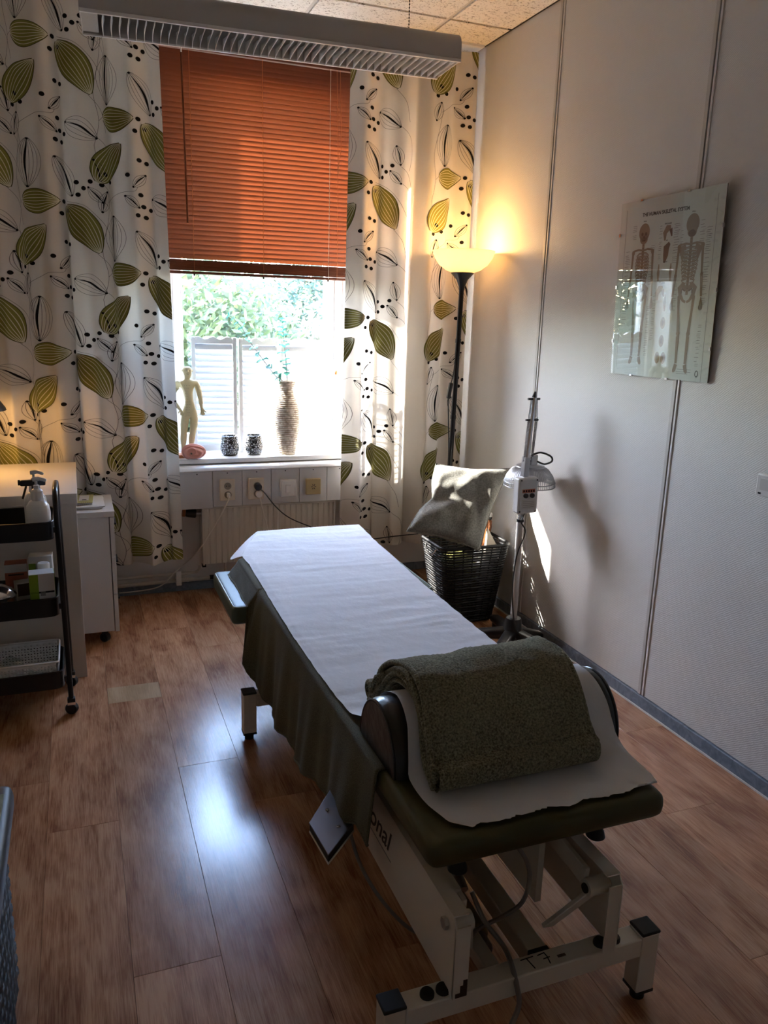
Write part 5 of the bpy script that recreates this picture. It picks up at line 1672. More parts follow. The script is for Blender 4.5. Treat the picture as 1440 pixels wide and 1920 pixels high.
MB().lathe([(0.019, 0.463), (0.021, 0.47), (0.021, 0.478), (0, 0.478)], (1.812, 3.418, 0.0175), 20, Matrix.Rotation(radians(9.5), 3, 'Y')).build('neck_band', K['black_plastic'], cbt)
MB().lathe([(0.020, 0.478), (0.020, 0.492), (0.016, 0.498), (0, 0.498)], (1.812, 3.418, 0.0175), 20, Matrix.Rotation(radians(9.5), 3, 'Y')).build('cap', K['white_plastic'], cbt)
pap = thing('paper_bag', 'cream folded paper packet sticking out of the wicker basket', 'packet', (1.84, 3.25, 0.3))
MB().add([(1.800, 3.262, 0.33), (1.868, 3.270, 0.33), (1.862, 3.275, 0.39), (1.812, 3.268, 0.468), (1.802, 3.285, 0.33), (1.868, 3.292, 0.33), (1.862, 3.290, 0.39), (1.812, 3.283, 0.468)],
         [(0, 1, 2, 3), (4, 5, 6, 7), (0, 1, 5, 4), (1, 2, 6, 5), (2, 3, 7, 6), (3, 0, 4, 7)]).build('packet_body', K['cream_plastic'], pap)

# grey velvet pillow
pw = thing('velvet_pillow', 'crumpled grey velvet pillow lying on top of the wicker basket', 'pillow', (1.67, 3.28, 0.40))
Ptl, Ptr, Pbr, Pbl = Vector((1.628, 3.500, 0.752)), Vector((1.950, 3.328, 0.748)), Vector((1.728, 3.188, 0.387)), Vector((1.372, 3.235, 0.495))
pn = (Ptr - Pbl).cross(Ptl - Pbr).normalized()
if pn.y > 0: pn = -pn
def pil(side):
    def f(u, v):
        top = Ptl.lerp(Ptr, u); bot = Pbl.lerp(Pbr, u)
        p = bot.lerp(top, v)
        a, b = 2 * u - 1, 2 * v - 1
        # concave edges between pointed corners, chopped left side
        mid = (Ptl + Ptr + Pbl + Pbr) / 4
        pull = 0.10 * ((1 - b * b) * abs(a) ** 4 + (1 - a * a) * abs(b) ** 4)
        if a < 0: pull += 0.20 * exp(-((b - 0.05) / 0.32) ** 2) * abs(a) ** 3
        p = p.lerp(mid, pull)
        th = (0.042 if side > 0 else 0.075) * (max(0, (1 - a ** 4)) ** 0.5) * (max(0, (1 - b ** 4)) ** 0.5)
        cre = 0.018 * exp(-((b - 0.10 - 0.35 * a) / 0.20) ** 2) * (1 - sstep(-0.2, 0.75, a)) * (1 if side > 0 else 0.2)
        cre += 0.010 * exp(-((a - 0.45 + 0.5 * b) / 0.12) ** 2) * (1 - b * b)
        wr_ = 0.010 * noise.noise(Vector((u * 6, v * 6, 3 + side))) + 0.006 * sin(12 * u - 7 * v) * (1 - a * a)
        return p + pn * side * max(0.0, th - cre * min(1, th / 0.05) + wr_ * min(1, th / 0.03))
    return f
mp_ = MB().grid(pil(1), 44, 44).grid(pil(-1), 44, 44)
mp_.build('pillow_cover', K['pillow'], pw, ang=180)
seam = [pil(0)(k / 30, 1) for k in range(31)] + [pil(0)(1, 1 - k / 30) for k in range(1, 31)] + [pil(0)(1 - k / 30, 0) for k in range(1, 31)] + [pil(0)(0, k / 30) for k in range(1, 30)]
MB().tube(seam, 0.0032, 6, closed=True).build('pillow_seam', K['pillow'], pw)

# ================================================================== desk, drawer unit, desk lamp
dk = thing('desk', 'white laminate desk with a closed panel side standing by the left curtain', 'desk', (-0.6, 3.5, 0))
MB().box(-1.45, -0.025, 3.17, 3.845, 0.720, 0.760).build('desk_top', K['desk'], dk, bevel=0.0015)
MB().box(-1.43, -0.030, 3.176, 3.200, 0, 0.7198).build('front_panel', K['desk'], dk, bevel=0.001)
MB().box(-1.43, -1.40, 3.2005, 3.83, 0, 0.7198).build('side_panel', K['desk'], dk, bevel=0.001)
MB().box(-0.99, -0.965, 3.2005, 3.83, 0, 0.7198).build('side_panel', K['desk'], dk, bevel=0.001)
dr = thing('drawer_unit', 'white drawer unit on castors half under the desk', 'drawers', (-0.1, 3.66, 0))
MB().box(-0.330, 0.093, 3.50, 3.83, 0.055, 0.578).build('carcass', K['desk'], dr, bevel=0.0012)
MB().box(-0.335, 0.117, 3.495, 3.835, 0.5785, 0.603).build('unit_top', K['desk'], dr, bevel=0.0012)
for z0, z1 in ((0.398, 0.576), (0.228, 0.395), (0.052, 0.225)):
    df = MB().box(0.0965, 0.114, 3.499, 3.831, z0, z1).build('drawer_front', K['desk'], dr, bevel=0.001)
    MB().box(0.114, 0.126, 3.60, 3.70, (z0 + z1) / 2 + 0.03, (z0 + z1) / 2 + 0.038).build('handle', K['dark_hole'], df)
for x_, y_ in ((0.052, 3.525), (0.052, 3.80), (-0.29, 3.525), (-0.29, 3.80)):
    c_ = MB().cyl((x_ - 0.008, y_ - 0.010, 0.021), (x_ + 0.008, y_ + 0.010, 0.021), 0.0208, 18).build('castor', K['rubber'], dr, bevel=0.003)
    MB().box(x_ - 0.014, x_ + 0.014, y_ - 0.012, y_ + 0.012, 0.036, 0.0548).build('castor_fork', K['black_plastic'], c_)
# papers on the drawer unit
def sheet_pile(name, label, cat, c, wx, wy, z0, z1, rot, m, n=3):
    t = thing(name, label, cat, (c[0], c[1], z0))
    for k in range(n):
        R = Matrix.Rotation(radians(rot + (k - 1) * 2.5), 3, 'Z')
        a, b = lerp(z0, z1, k / n), lerp(z0, z1, (k + 1) / n)
        MB().obox((c[0] + 0.003 * k, c[1] - 0.002 * k, (a + b) / 2), (wx, wy, b - a - 0.0003), R).build('sheet', m, t, bevel=0.0006)
    return t
sheet_pile('paper_stack', 'stack of loose white papers on the drawer unit', 'papers', (0.012, 3.66), 0.12, 0.21, 0.6033, 0.615, -4, K['sheet'], 4)
npd = thing('notepad', 'olive green spiral notepad with white label on the paper stack', 'notepad', (0.0, 3.66, 0.6155))
Rn = Matrix.Rotation(radians(-3), 3, 'Z')
MB().obox((-0.005, 3.665, 0.620), (0.082, 0.160, 0.008), Rn).build('pages', K['carton_white'], npd)
MB().obox((-0.005, 3.665, 0.6255), (0.084, 0.162, 0.0022), Rn).build('cover', K['notepad'], npd, bevel=0.0006)
MB().obox((0.0, 3.680, 0.6268), (0.040, 0.105, 0.0004), Rn).build('cover_label', K['sheet'], npd)
MB().obox((0.0, 3.640, 0.6272), (0.018, 0.016, 0.0003), Rn).build('label_print', K['poster_ink'], npd)
for k in range(9):
    xk = -0.042 + 0.0085 * k
    MB().tube([(xk, 3.586 + 0.006 * cos(a), 0.621 + 0.006 * sin(a)) for a in [2 * pi * j / 10 for j in range(10)]], 0.0009, 4, closed=True).build('spiral_ring', K['steel'], npd)
# desk lamp
DLX, DLY = -0.374, 3.60
dl = thing('desk_lamp', 'black desk lamp glowing at the left edge above the desk', 'lamp', (-0.62, 3.70, 0.7605))
MB().lathe([(0, 0), (0.085, 0), (0.085, 0.012), (0.02, 0.02), (0, 0.02)], (-0.62, 3.70, 0.7605), 28).build('foot', K['black_metal'], dl)
MB().tube(smooth_path([(-0.62, 3.70, 0.775), (-0.63, 3.70, 0.95), (-0.58, 3.68, 1.13), (-0.46, 3.63, 1.17), (DLX, DLY, 1.135)]), 0.007, 8).build('arm', K['black_metal'], dl)
MB().lathe([(0.018, 0.115), (0.024, 0.10), (0.045, 0.085), (0.095, 0.01), (0.098, 0.0), (0.095, 0.0), (0.044, 0.080), (0.0, 0.09)], (DLX, DLY, 1.030), 32).build('shade', K['black_metal'], dl)
MB().lathe([(0, 0), (0.022, 0.01), (0.028, 0.03), (0.018, 0.055), (0, 0.06)], (DLX, DLY, 1.035), 16).build('bulb', K['opal'], dl)
ld2 = bpy.data.lights.new('desk_lamp_light', 'POINT'); ld2.energy = DESK_W; ld2.color = (1, 0.56, 0.20); ld2.shadow_soft_size = 0.03
lo2 = bpy.data.objects.new('desk_lamp_light', ld2); COL.objects.link(lo2); lo2.parent = dl; lo2.location = Vector((DLX, DLY, 1.026)) - dl.location

# ================================================================== trolley and its load
TRX0, TRX1, TRY0, TRY1 = -0.545, -0.105, 2.865, 3.115
tl_ = thing('trolley', 'black three-tier metal trolley on castors in front of the desk', 'trolley', (-0.32, 2.99, 0))
def tray(z0, z1, wall=True):
    n = 6
    def rr(g): return rrect((TRX0 + TRX1) / 2, (TRY0 + TRY1) / 2, (TRX1 - TRX0) / 2 - g, (TRY1 - TRY0) / 2 - g, 0.035 - g if g < 0.03 else 0.005, n)
    o_, i_ = rr(0), rr(0.003)
    m = len(o_)
    mb = MB()
    vs_ = [(x_, y_, z0) for x_, y_ in o_] + [(x_, y_, z1) for x_, y_ in o_] + [(x_, y_, z1) for x_, y_ in i_] + [(x_, y_, z0 + 0.003) for x_, y_ in i_]
    fs_ = [tuple(range(m - 1, -1, -1)), tuple(3 * m + k for k in range(m))]
    for k in range(m):
        l = (k + 1) % m
        for q in range(3): fs_.append((q * m + k, q * m + l, (q + 1) * m + l, (q + 1) * m + k))
    mb.add(vs_, fs_)
    t = mb.build('tray', K['black_metal'], tl_, ang=30)
    MB().tube([(x_, y_, z1) for x_, y_ in rr(0.0015)], 0.003, 6, closed=True).build('tray_rim', K['black_metal'], t)
tray(0.665, 0.727); tray(0.385, 0.452); tray(0.108, 0.172)
for xe, sgn in ((TRX1 + 0.012, 1), (TRX0 - 0.012, -1)):
    pts = [(xe + 0.006 * sgn, TRY0 + 0.008, 0.062), (xe, TRY0 + 0.012, 0.75)]
    pts += [(xe, TRY0 + 0.012 + 0.055 * (1 - cos(a)), 0.775 + 0.055 * sin(a)) for a in [pi / 2 * k / 6 for k in range(7)]]
    pts += [(xe, TRY1 - 0.012 - 0.055 * (1 - cos(a)), 0.775 + 0.055 * sin(a)) for a in [pi / 2 * (6 - k) / 6 for k in range(7)]]
    pts += [(xe, TRY1 - 0.012, 0.75), (xe + 0.006 * sgn, TRY1 - 0.008, 0.062)]
    MB().tube(pts, 0.0095, 12).build('side_tube', K['black_metal'], tl_)
    for z in (0.70, 0.42, 0.14):
        for y_ in (TRY0 + 0.012, TRY1 - 0.012):
            MB().box(min(xe - 0.013 * sgn, xe), max(xe - 0.013 * sgn, xe), y_ - 0.006, y_ + 0.006, z - 0.01, z + 0.01).build('tray_bracket', K['black_metal'], tl_)
    for y_ in (TRY0 + 0.008, TRY1 - 0.008):
        c_ = MB().cyl((xe + 0.006 * sgn - 0.005, y_ - 0.010, 0.0222), (xe + 0.006 * sgn + 0.005, y_ + 0.010, 0.0222), 0.022, 18).build('castor', K['rubber'], tl_, bevel=0.003)
        MB().box(xe + 0.006 * sgn - 0.0135, xe + 0.006 * sgn + 0.0135, y_ - 0.013, y_ + 0.013, 0.040, 0.064).build('castor_fork', K['black_plastic'], c_, bevel=0.003)
        MB().box(xe + 0.006 * sgn - 0.0138, xe + 0.006 * sgn + 0.0138, y_ - 0.0135, y_ - 0.0128, 0.040, 0.050).build('castor_trim', K['chrome'], c_)

def pump_bottle(name, label, cx, cy, z0, s=1.0, group=None):
    t = thing(name, label, 'bottle', (cx, cy, z0), group)
    MB().lathe([(0, 0), (0.038 * s, 0), (0.040 * s, 0.005), (0.040 * s, 0.085 * s), (0.037 * s, 0.108 * s), (0.026 * s, 0.124 * s), (0.018 * s, 0.128 * s), (0.018 * s, 0.132 * s), (0, 0.132 * s)], (cx, cy, z0), 32).build('bottle_body', K['white_plastic'], t)
    MB().lathe([(0.020 * s, 0), (0.020 * s, 0.028 * s), (0.014 * s, 0.034 * s), (0.0095 * s, 0.036 * s), (0.0095 * s, 0.048 * s), (0, 0.048 * s)], (cx, cy, z0 + 0.1325 * s), 24).build('pump_collar', K['white_plastic'], t)
    zt = z0 + 0.181 * s
    MB().cyl((cx, cy, zt), (cx, cy, zt + 0.018 * s), 0.0045 * s, 10).build('pump_stem', K['white_plastic'], t)
    MB().tube(smooth_path([(cx - 0.010 * s, cy, zt + 0.020 * s), (cx + 0.012 * s, cy - 0.003, zt + 0.022 * s), (cx + 0.034 * s, cy - 0.010, zt + 0.016 * s)]), [0.0075 * s] * 6 + [0.006 * s] * 5 + [0.004 * s] * 2, 10).build('pump_nozzle', K['white_plastic'], t)
    return t
pump_bottle('pump_bottle', 'large white pump bottle in front on the trolley top tray', -0.152, 2.925, 0.6685, 1.0, 'white pump bottles on the trolley')
pump_bottle('pump_bottle', 'white pump bottle standing behind the black spray bottle', -0.166, 3.070, 0.6685, 0.98, 'white pump bottles on the trolley')
sp_ = thing('spray_bottle', 'white spray bottle with black trigger between the two pump bottles', 'bottle', (-0.158, 3.000, 0.6685))
MB().lathe([(0, 0), (0.029, 0), (0.0305, 0.004), (0.0305, 0.09), (0.028, 0.118), (0.016, 0.142), (0.012, 0.146), (0, 0.146)], (-0.158, 2.998, 0.6685), 28).build('bottle_body', K['white_plastic'], sp_)
sz_ = 0.6685 + 0.1465
MB().cyl((-0.158, 3.0, sz_), (-0.158, 3.0, sz_ + 0.018), 0.014, 18).build('collar', K['black_plastic'], sp_)
MB().obox((-0.166, 3.0, sz_ + 0.028), (0.082, 0.022, 0.020)).build('spray_head', K['black_plastic'], sp_, bevel=0.004)
MB().bar((-0.188, 3.0, sz_ + 0.018), (-0.203, 2.998, sz_ - 0.028), 0.012, 0.007).build('trigger', K['black_plastic'], sp_, bevel=0.002)
MB().cyl((-0.207, 3.0, sz_ + 0.030), (-0.214, 3.0, sz_ + 0.030), 0.010, 12).build('nozzle', K['black_plastic'], sp_)

def carton(name, label, cx, cy, z0, sx, sy, sz, rot, m0, parts):
    t = thing(name, label, 'box', (cx, cy, z0))
    R = Matrix.Rotation(radians(rot), 3, 'Z')
    MB().obox((cx, cy, z0 + sz / 2), (sx, sy, sz), R).build('carton', m0, t, bevel=0.001)
    for nm, u0, u1, v0, v1, m in parts:            # flat print on the front face
        c = Vector((cx, cy, z0)) + R @ Vector((lerp(-sx / 2, sx / 2, (u0 + u1) / 2), -sy / 2 - 0.0004, sz * (v0 + v1) / 2))
        MB().obox(c, ((u1 - u0) * sx, 0.0005, (v1 - v0) * sz), R).build(nm, m, t)
    return t
TZ2 = 0.3885
g1 = carton('carton', 'lime green and white carton standing nearest on the trolley middle tray', -0.158, 2.920, TZ2, 0.082, 0.060, 0.150, 4, K['carton_white'], [('green_band', 0.0, 0.36, 0.0, 0.99, K['carton_green']), ('green_foot', 0.36, 1.0, 0.0, 0.16, K['carton_green']), ('black_stripe', 0.03, 0.97, 0.53, 0.57, K['ink_black']), ('grey_emblem', 0.42, 0.62, 0.46, 0.57, K['poster_line'])])
MB().obox((-0.1155, 2.923, TZ2 + 0.075), (0.0006, 0.058, 0.148), Matrix.Rotation(radians(4), 3, 'Z')).build('green_side', K['carton_green'], g1)
carton('carton', 'white and green carton at the back of the trolley middle tray', -0.162, 3.052, TZ2, 0.080, 0.055, 0.175, -3, K['carton_white'], [('green_band', 0.0, 0.30, 0.55, 0.85, K['carton_green'])])
carton('carton', 'salmon red carton with white top on the trolley middle tray', -0.248, 3.060, TZ2, 0.074, 0.06, 0.150, 2, K['carton_red'], [('white_top', 0.0, 1.0, 0.80, 1.0, K['carton_white']), ('red_line', 0.15, 0.85, 0.72, 0.76, K['rust'])])
carton('carton', 'small dark patterned carton beside the lime green carton', -0.226, 2.985, TZ2, 0.05, 0.04, 0.10, 14, K['carton_white'], [('dark_print', 0.1, 0.9, 0.5, 0.95, K['rust']), ('dark_line', 0.1, 0.9, 0.2, 0.35, K['poster_ink'])])
wbt = thing('pill_bottle', 'small white capped bottle behind the lime green carton', 'bottle', (-0.152, 2.990, TZ2))
MB().lathe([(0, 0), (0.026, 0), (0.028, 0.004), (0.028, 0.115), (0.020, 0.128), (0.018, 0.13), (0, 0.13)], (-0.152, 2.992, TZ2), 24).build('bottle_body', K['white_plastic'], wbt)
MB().lathe([(0.021, 0.1305), (0.021, 0.157), (0.018, 0.161), (0, 0.161)], (-0.152, 2.992, TZ2), 24).build('cap', K['white_plastic'], wbt)
jr = thing('glass_jar', 'low clear glass jar with domed lid on the trolley middle tray', 'jar', (-0.285, 2.935, TZ2))
MB().lathe([(0, 0), (0.045, 0), (0.052, 0.012), (0.053, 0.058), (0.048, 0.066), (0.046, 0.066), (0.050, 0.056), (0.049, 0.014), (0, 0.006)], (-0.300, 2.936, TZ2), 32).build('jar_body', K['jar_glass'], jr, ang=60)
MB().lathe([(0.056, 0.067), (0.058, 0.072), (0.055, 0.078), (0.040, 0.096), (0.020, 0.106), (0, 0.108)], (-0.300, 2.936, TZ2), 32).build('jar_lid', K['chrome'], jr, ang=60)

# perforated white plastic basket with cupping glasses
pb = thing('plastic_basket', 'white perforated plastic basket on the trolley bottom tray', 'basket', (-0.28, 2.99, 0.1115))
def perf(P0, P1, z0, z1, lean, nx, nz, nm):
    P0, P1 = Vector(P0), Vector(P1)
    d = P1 - P0
    nn = Vector((d.y, -d.x, 0)).normalized()
    mb = MB()
    for i in range(nx):
        for j in range(nz):
            def q(a, b):
                u, v = (i + a) / nx, (j + b) / nz
                return P0 + d * u + nn * lean * v + Vector((0, 0, lerp(z0, z1, v))) + nn * 0.002 * sin((i + a) * pi) * (1 if j % 2 else -1)
            o4_ = [q(0, 0), q(1, 0), q(1, 1), q(0, 1)]
            sft = 0.2 if j % 2 else 0.0
            i4 = [q(0.20 + sft, 0.5), q(0.5 + sft * 0.5, 0.24), q(0.80, 0.5), q(0.5 + sft * 0.5, 0.76)]
            if j in (0, nz - 1):
                mb.add(o4_, [(0, 1, 2, 3)])
            else:
                mb.add(o4_ + i4, [(0, 1, 5), (1, 6, 5), (1, 2, 6), (2, 7, 6), (2, 3, 7), (3, 4, 7), (3, 0, 4), (0, 5, 4)])
    return mb.build(nm, K['white_plastic'], pb, solid=0.0018, ang=60)
bx0, bx1, by0, by1 = -0.50, -0.130, 2.890, 3.085
perf((bx0, by0, 0), (bx1, by0, 0), 0.1135, 0.205, 0.010, 34, 9, 'basket_wall')
perf((bx1, by0, 0), (bx1, by1, 0), 0.1135, 0.205, 0.010, 18, 9, 'basket_wall')
perf((bx1, by1, 0), (bx0, by1, 0), 0.1135, 0.205, 0.010, 34, 9, 'basket_wall')
perf((bx0, by1, 0), (bx0, by0, 0), 0.1135, 0.205, 0.010, 18, 9, 'basket_wall')
MB().box(bx0, bx1, by0, by1, 0.1117, 0.1140).build('basket_floor', K['white_plastic'], pb)
MB().tube([(x_, y_, 0.206) for x_, y_ in rrect((bx0 + bx1) / 2, (by0 + by1) / 2, (bx1 - bx0) / 2 + 0.010, (by1 - by0) / 2 + 0.010, 0.012)], 0.0035, 6, closed=True).build('basket_rim', K['white_plastic'], pb)
def cup_glass(label, c, r, tilt):
    t = thing('cupping_glass', label, 'glass cup', c, 'cupping glasses in the plastic basket')
    R = Matrix.Rotation(radians(tilt[0]), 3, 'X') @ Matrix.Rotation(radians(tilt[1]), 3, 'Y')
    p_ = [(r * 0.62, 0), (r * 0.70, r * 0.06), (r * 0.66, r * 0.2), (r * 0.9, r * 0.6), (r, r * 1.05), (r * 0.85, r * 1.55), (r * 0.45, r * 1.85), (r * 0.2, r * 1.92), (r * 0.16, r * 2.1), (0, r * 2.14)]
    q_ = [(a * 0.94, b - r * 0.03) for a, b in p_[::-1]]
    MB().lathe(p_, c, 28, R).build('glass_bell', K['cup_glass'], t, ang=60)
cup_glass('large clear cupping glass at the left in the plastic basket', (-0.285, 2.965, 0.1145), 0.047, (0, 0))
cup_glass('small clear cupping glass in the middle of the plastic basket', (-0.212, 2.975, 0.142), 0.028, (75, 20))
cup_glass('small clear cupping glass at the right in the plastic basket', (-0.160, 2.985, 0.142), 0.027, (70, -15))

# ================================================================== poster in clip frame on the right wall
PY0, PY1, PZ0, PZ1 = 2.633, 2.112, 1.258, 1.880
ps = thing('clip_frame_picture', 'frameless glass picture of the human skeleton hanging on the right wall', 'picture', (XR - 0.02, 2.37, PZ0))
def pp_(s, t, off=0.0):
    """s 0..1 left to right, t 0..1 bottom to top"""
    lean = 0.010 + 0.018 * t
    return Vector((XR - lean - off, lerp(PY0, PY1, s), lerp(PZ0, PZ1, t) + 0.006 * s * (1 if t > 0.5 else 1)))
def slab(s0, s1, t0, t1, o0, o1, m, nm, par=None):
    return MB().add([pp_(s, t, o) for o in (o0, o1) for s, t in ((s0, t0), (s1, t0), (s1, t1), (s0, t1))], [(0, 1, 2, 3), (4, 5, 6, 7), (0, 1, 5, 4), (1, 2, 6, 5), (2, 3, 7, 6), (3, 0, 4, 7)]).build(nm, m, par or ps, smooth=False)
slab(0, 1, 0, 1, -0.003, 0.0, K['mdf'], 'back_board')
sh = slab(0.0, 1.0, 0.0, 1.0, 0.0002, 0.0006, K['poster'], 'poster_sheet')
slab(0, 1, 0, 1, 0.0030, 0.0050, K['frame_glass'], 'glass_pane')
for s_, t_ in ((0.22, 1.0), (0.68, 1.0), (0.24, 0.0), (0.62, 0.0)):
    slab(s_ - 0.012, s_ + 0.012, t_ - 0.006 if t_ else -0.004, t_ + 0.004 if t_ else 0.006, -0.004, 0.0062, K['chrome'], 'clip')
for s_, t_ in ((0.0, 0.82), (0.0, 0.52), (0.0, 0.2), (1.0, 0.80), (1.0, 0.48), (1.0, 0.18)):
    slab(s_ - 0.006 if s_ else -0.005, s_ + 0.005 if s_ else 0.007, t_ - 0.010, t_ + 0.010, -0.004, 0.0062, K['chrome'], 'clip')
slab(0.055, 0.058, 0.04, 0.96, 0.0008, 0.0010, K['poster_line'], 'border_line', sh)
slab(0.935, 0.938, 0.0, 0.96, 0.0008, 0.0010, K['poster_line'], 'border_line', sh)
def pline(mb, pts, wd, off=0.0012):
    wds = wd if isinstance(wd, list) else [wd] * len(pts)
    n = len(pts); A, B = [], []
    for i, (s, t) in enumerate(pts):
        a, b = pts[max(0, i - 1)], pts[min(n - 1, i + 1)]
        dx, dy = (b[0] - a[0]) * 0.52, (b[1] - a[1]) * 0.62
        l = hypot(dx, dy) or 1
        A.append(pp_(s - dy / l * wds[i] / 2 / 0.52, t + dx / l * wds[i] / 2 / 0.62, off)); B.append(pp_(s + dy / l * wds[i] / 2 / 0.52, t - dx / l * wds[i] / 2 / 0.62, off))
    mb.add(A + B, [(i, i + 1, n + i + 1, n + i) for i in range(n - 1)])
def pblob(mb, s, t, rs, rt, off=0.0012, n=20):
    mb.add([pp_(s, t, off)] + [pp_(s + rs * cos(2 * pi * k / n), t + rt * sin(2 * pi * k / n), off) for k in range(n)], [(0, 1 + k, 1 + (k + 1) % n) for k in range(n)])
def skeleton(cx, top, H, back):
    b, d = MB(), MB()
    def X(u): return cx + u * H
    def Yt(v): return top - v * H
    pblob(b, X(0), Yt(0.060), 0.058 * H / 0.83, 0.062 * H)
    pblob(b, X(0), Yt(0.108), 0.042 * H / 0.83, 0.034 * H)
    if not back:
        for sx in (-1, 1): pblob(d, X(sx * 0.024), Yt(0.072), 0.014 * H, 0.012 * H, 0.0016)
        pblob(d, X(0), Yt(0.092), 0.008 * H, 0.010 * H, 0.0016)
        pline(d, [(X(-0.022), Yt(0.118)), (X(0.022), Yt(0.118))], 0.004, 0.0016)
    else:
        pblob(d, X(0), Yt(0.118), 0.040 * H, 0.022 * H, 0.0016)
    pline(b, [(X(0), Yt(0.13)), (X(0), Yt(0.50))], 0.0125)
    for k in range(16):
        v = 0.15 + k * 0.022
        pline(d, [(X(-0.012), Yt(v)), (X(0.012), Yt(v))], 0.0016, 0.0016)
    for sx in (-1, 1):
        pline(b, [(X(0), Yt(0.185)), (X(sx * 0.06), Yt(0.178)), (X(sx * 0.125), Yt(0.186))], 0.007)
        for k in range(9):
            v = 0.200 + k * 0.023
            w_ = 0.070 + 0.022 * sin(pi * min(1, (k + 1) / 8))
            pline(b, [(X(0.006 * sx), Yt(v)), (X(sx * w_ * 0.6), Yt(v + 0.004)), (X(sx * w_), Yt(v + 0.022)), (X(sx * w_ * 0.8), Yt(v + 0.044)), (X(sx * w_ * 0.3), Yt(v + 0.040))], 0.0046, 0.0012)
            pline(d, [(X(0.006 * sx), Yt(v + 0.008)), (X(sx * w_ * 0.6), Yt(v + 0.013)), (X(sx * w_ * 0.95), Yt(v + 0.032))], 0.0018, 0.0014)
        if back: pline(b, [(X(sx * 0.05), Yt(0.20)), (X(sx * 0.10), Yt(0.21)), (X(sx * 0.08), Yt(0.29))], [0.02, 0.03, 0.004], 0.0015)
        pblob(b, X(sx * 0.128), Yt(0.198), 0.020 * H, 0.018 * H)
        pline(b, [(X(sx * 0.130), Yt(0.20)), (X(sx * 0.142), Yt(0.37))], [0.012, 0.009])
        pblob(b, X(sx * 0.143), Yt(0.375), 0.016 * H, 0.013 * H)
        for o in (-0.007, 0.009):
            pline(b, [(X(sx * (0.143 + o)), Yt(0.38)), (X(sx * (0.158 + o * 0.6)), Yt(0.51))], 0.0052)
        for k in range(4):
            pline(b, [(X(sx * 0.158), Yt(0.515)), (X(sx * (0.148 + 0.010 * k)), Yt(0.56)), (X(sx * (0.144 + 0.011 * k)), Yt(0.60 - 0.006 * abs(k - 1.5)))], 0.0030)
        # pelvis
        pline(b, [(X(0), Yt(0.47)), (X(sx * 0.055), Yt(0.435)), (X(sx * 0.085), Yt(0.455)), (X(sx * 0.070), Yt(0.50)), (X(sx * 0.035), Yt(0.535)), (X(sx * 0.006), Yt(0.545))], [0.012, 0.022, 0.020, 0.016, 0.010, 0.008])
        pline(d, [(X(sx * 0.02), Yt(0.475)), (X(sx * 0.055), Yt(0.46)), (X(sx * 0.06), Yt(0.49))], 0.006, 0.0016)
        # legs
        pblob(b, X(sx * 0.078), Yt(0.505), 0.014 * H, 0.012 * H)
        pline(b, [(X(sx * 0.082), Yt(0.505)), (X(sx * 0.074), Yt(0.60)), (X(sx * 0.058), Yt(0.735))], [0.014, 0.0105, 0.014])
        pblob(b, X(sx * 0.057), Yt(0.745), 0.021 * H, 0.014 * H)
        pline(b, [(X(sx * 0.055), Yt(0.755)), (X(sx * 0.048), Yt(0.94))], [0.013, 0.008])
        pline(b, [(X(sx * 0.070), Yt(0.765)), (X(sx * 0.060), Yt(0.94))], 0.0045)
        pline(b, [(X(sx * 0.050), Yt(0.945)), (X(sx * 0.066), Yt(0.985)), (X(sx * 0.078), Yt(0.998))], [0.016, 0.016, 0.008])
    return b, d
for cx_, tp, H_, bkk in ((0.262, 0.868, 0.800, False), (0.735, 0.880, 0.840, True)):
    b_, d_ = skeleton(cx_, tp, H_, bkk)
    o_ = b_.build('skeleton_print', K['bone'], sh, smooth=False)
    d_.build('skeleton_shadow_print', K['bone_dark'], sh, smooth=False)
# small bone details in the middle column
mid, midd = MB(), MB()
for (s, t, kind) in ((0.50, 0.80, 0), (0.50, 0.70, 1), (0.44, 0.585, 2), (0.56, 0.585, 2), (0.47, 0.475, 0), (0.53, 0.42, 2), (0.53, 0.31, 3), (0.53, 0.21, 3), (0.50, 0.115, 3), (0.56, 0.115, 3)):
    if kind == 0:
        pline(mid, [(s + 0.03, t + 0.03), (s, t + 0.025), (s - 0.025, t), (s - 0.02, t - 0.04)], [0.012, 0.024, 0.020, 0.008]); pline(midd, [(s + 0.03, t + 0.02), (s + 0.045, t - 0.02)], [0.016, 0.006])
    elif kind == 1:
        pline(midd, [(s + 0.03, t + 0.045), (s, t + 0.02), (s, t - 0.02), (s - 0.01, t - 0.06)], [0.012, 0.030, 0.026, 0.008])
    elif kind == 2:
        pline(mid, [(s, t + 0.05), (s, t), (s + 0.005, t - 0.045)], [0.004, 0.014, 0.006])
    else:
        pblob(mid, s, t, 0.024, 0.034); pblob(midd, s, t, 0.010, 0.016, 0.0015)
mid.build('bone_detail_print', K['bone'], sh, smooth=False)
midd.build('bone_detail_print', K['bone_dark'], sh, smooth=False)
cap_ = MB()
r3 = random.Random(5)
for s0, s1, t0, t1 in ((0.13, 0.18, 0.78, 0.86), (0.07, 0.13, 0.30, 0.72), (0.335, 0.385, 0.52, 0.74), (0.415, 0.45, 0.66, 0.84), (0.56, 0.62, 0.62, 0.84), (0.40, 0.44, 0.20, 0.46), (0.60, 0.64, 0.36, 0.52), (0.86, 0.915, 0.40, 0.80), (0.80, 0.85, 0.72, 0.84), (0.63, 0.66, 0.66, 0.80), (0.86, 0.90, 0.08, 0.30), (0.345, 0.385, 0.12, 0.40), (0.70, 0.85, 0.028, 0.060)):
    t = t1
    while t > t0:
        a = s0 + r3.uniform(0, 0.012)
        pline(cap_, [(a, t), (min(s1, a + r3.uniform(0.6, 1.0) * (s1 - s0)), t + 0.001)], 0.0016)
        t -= r3.choice((0.010, 0.010, 0.014, 0.022))
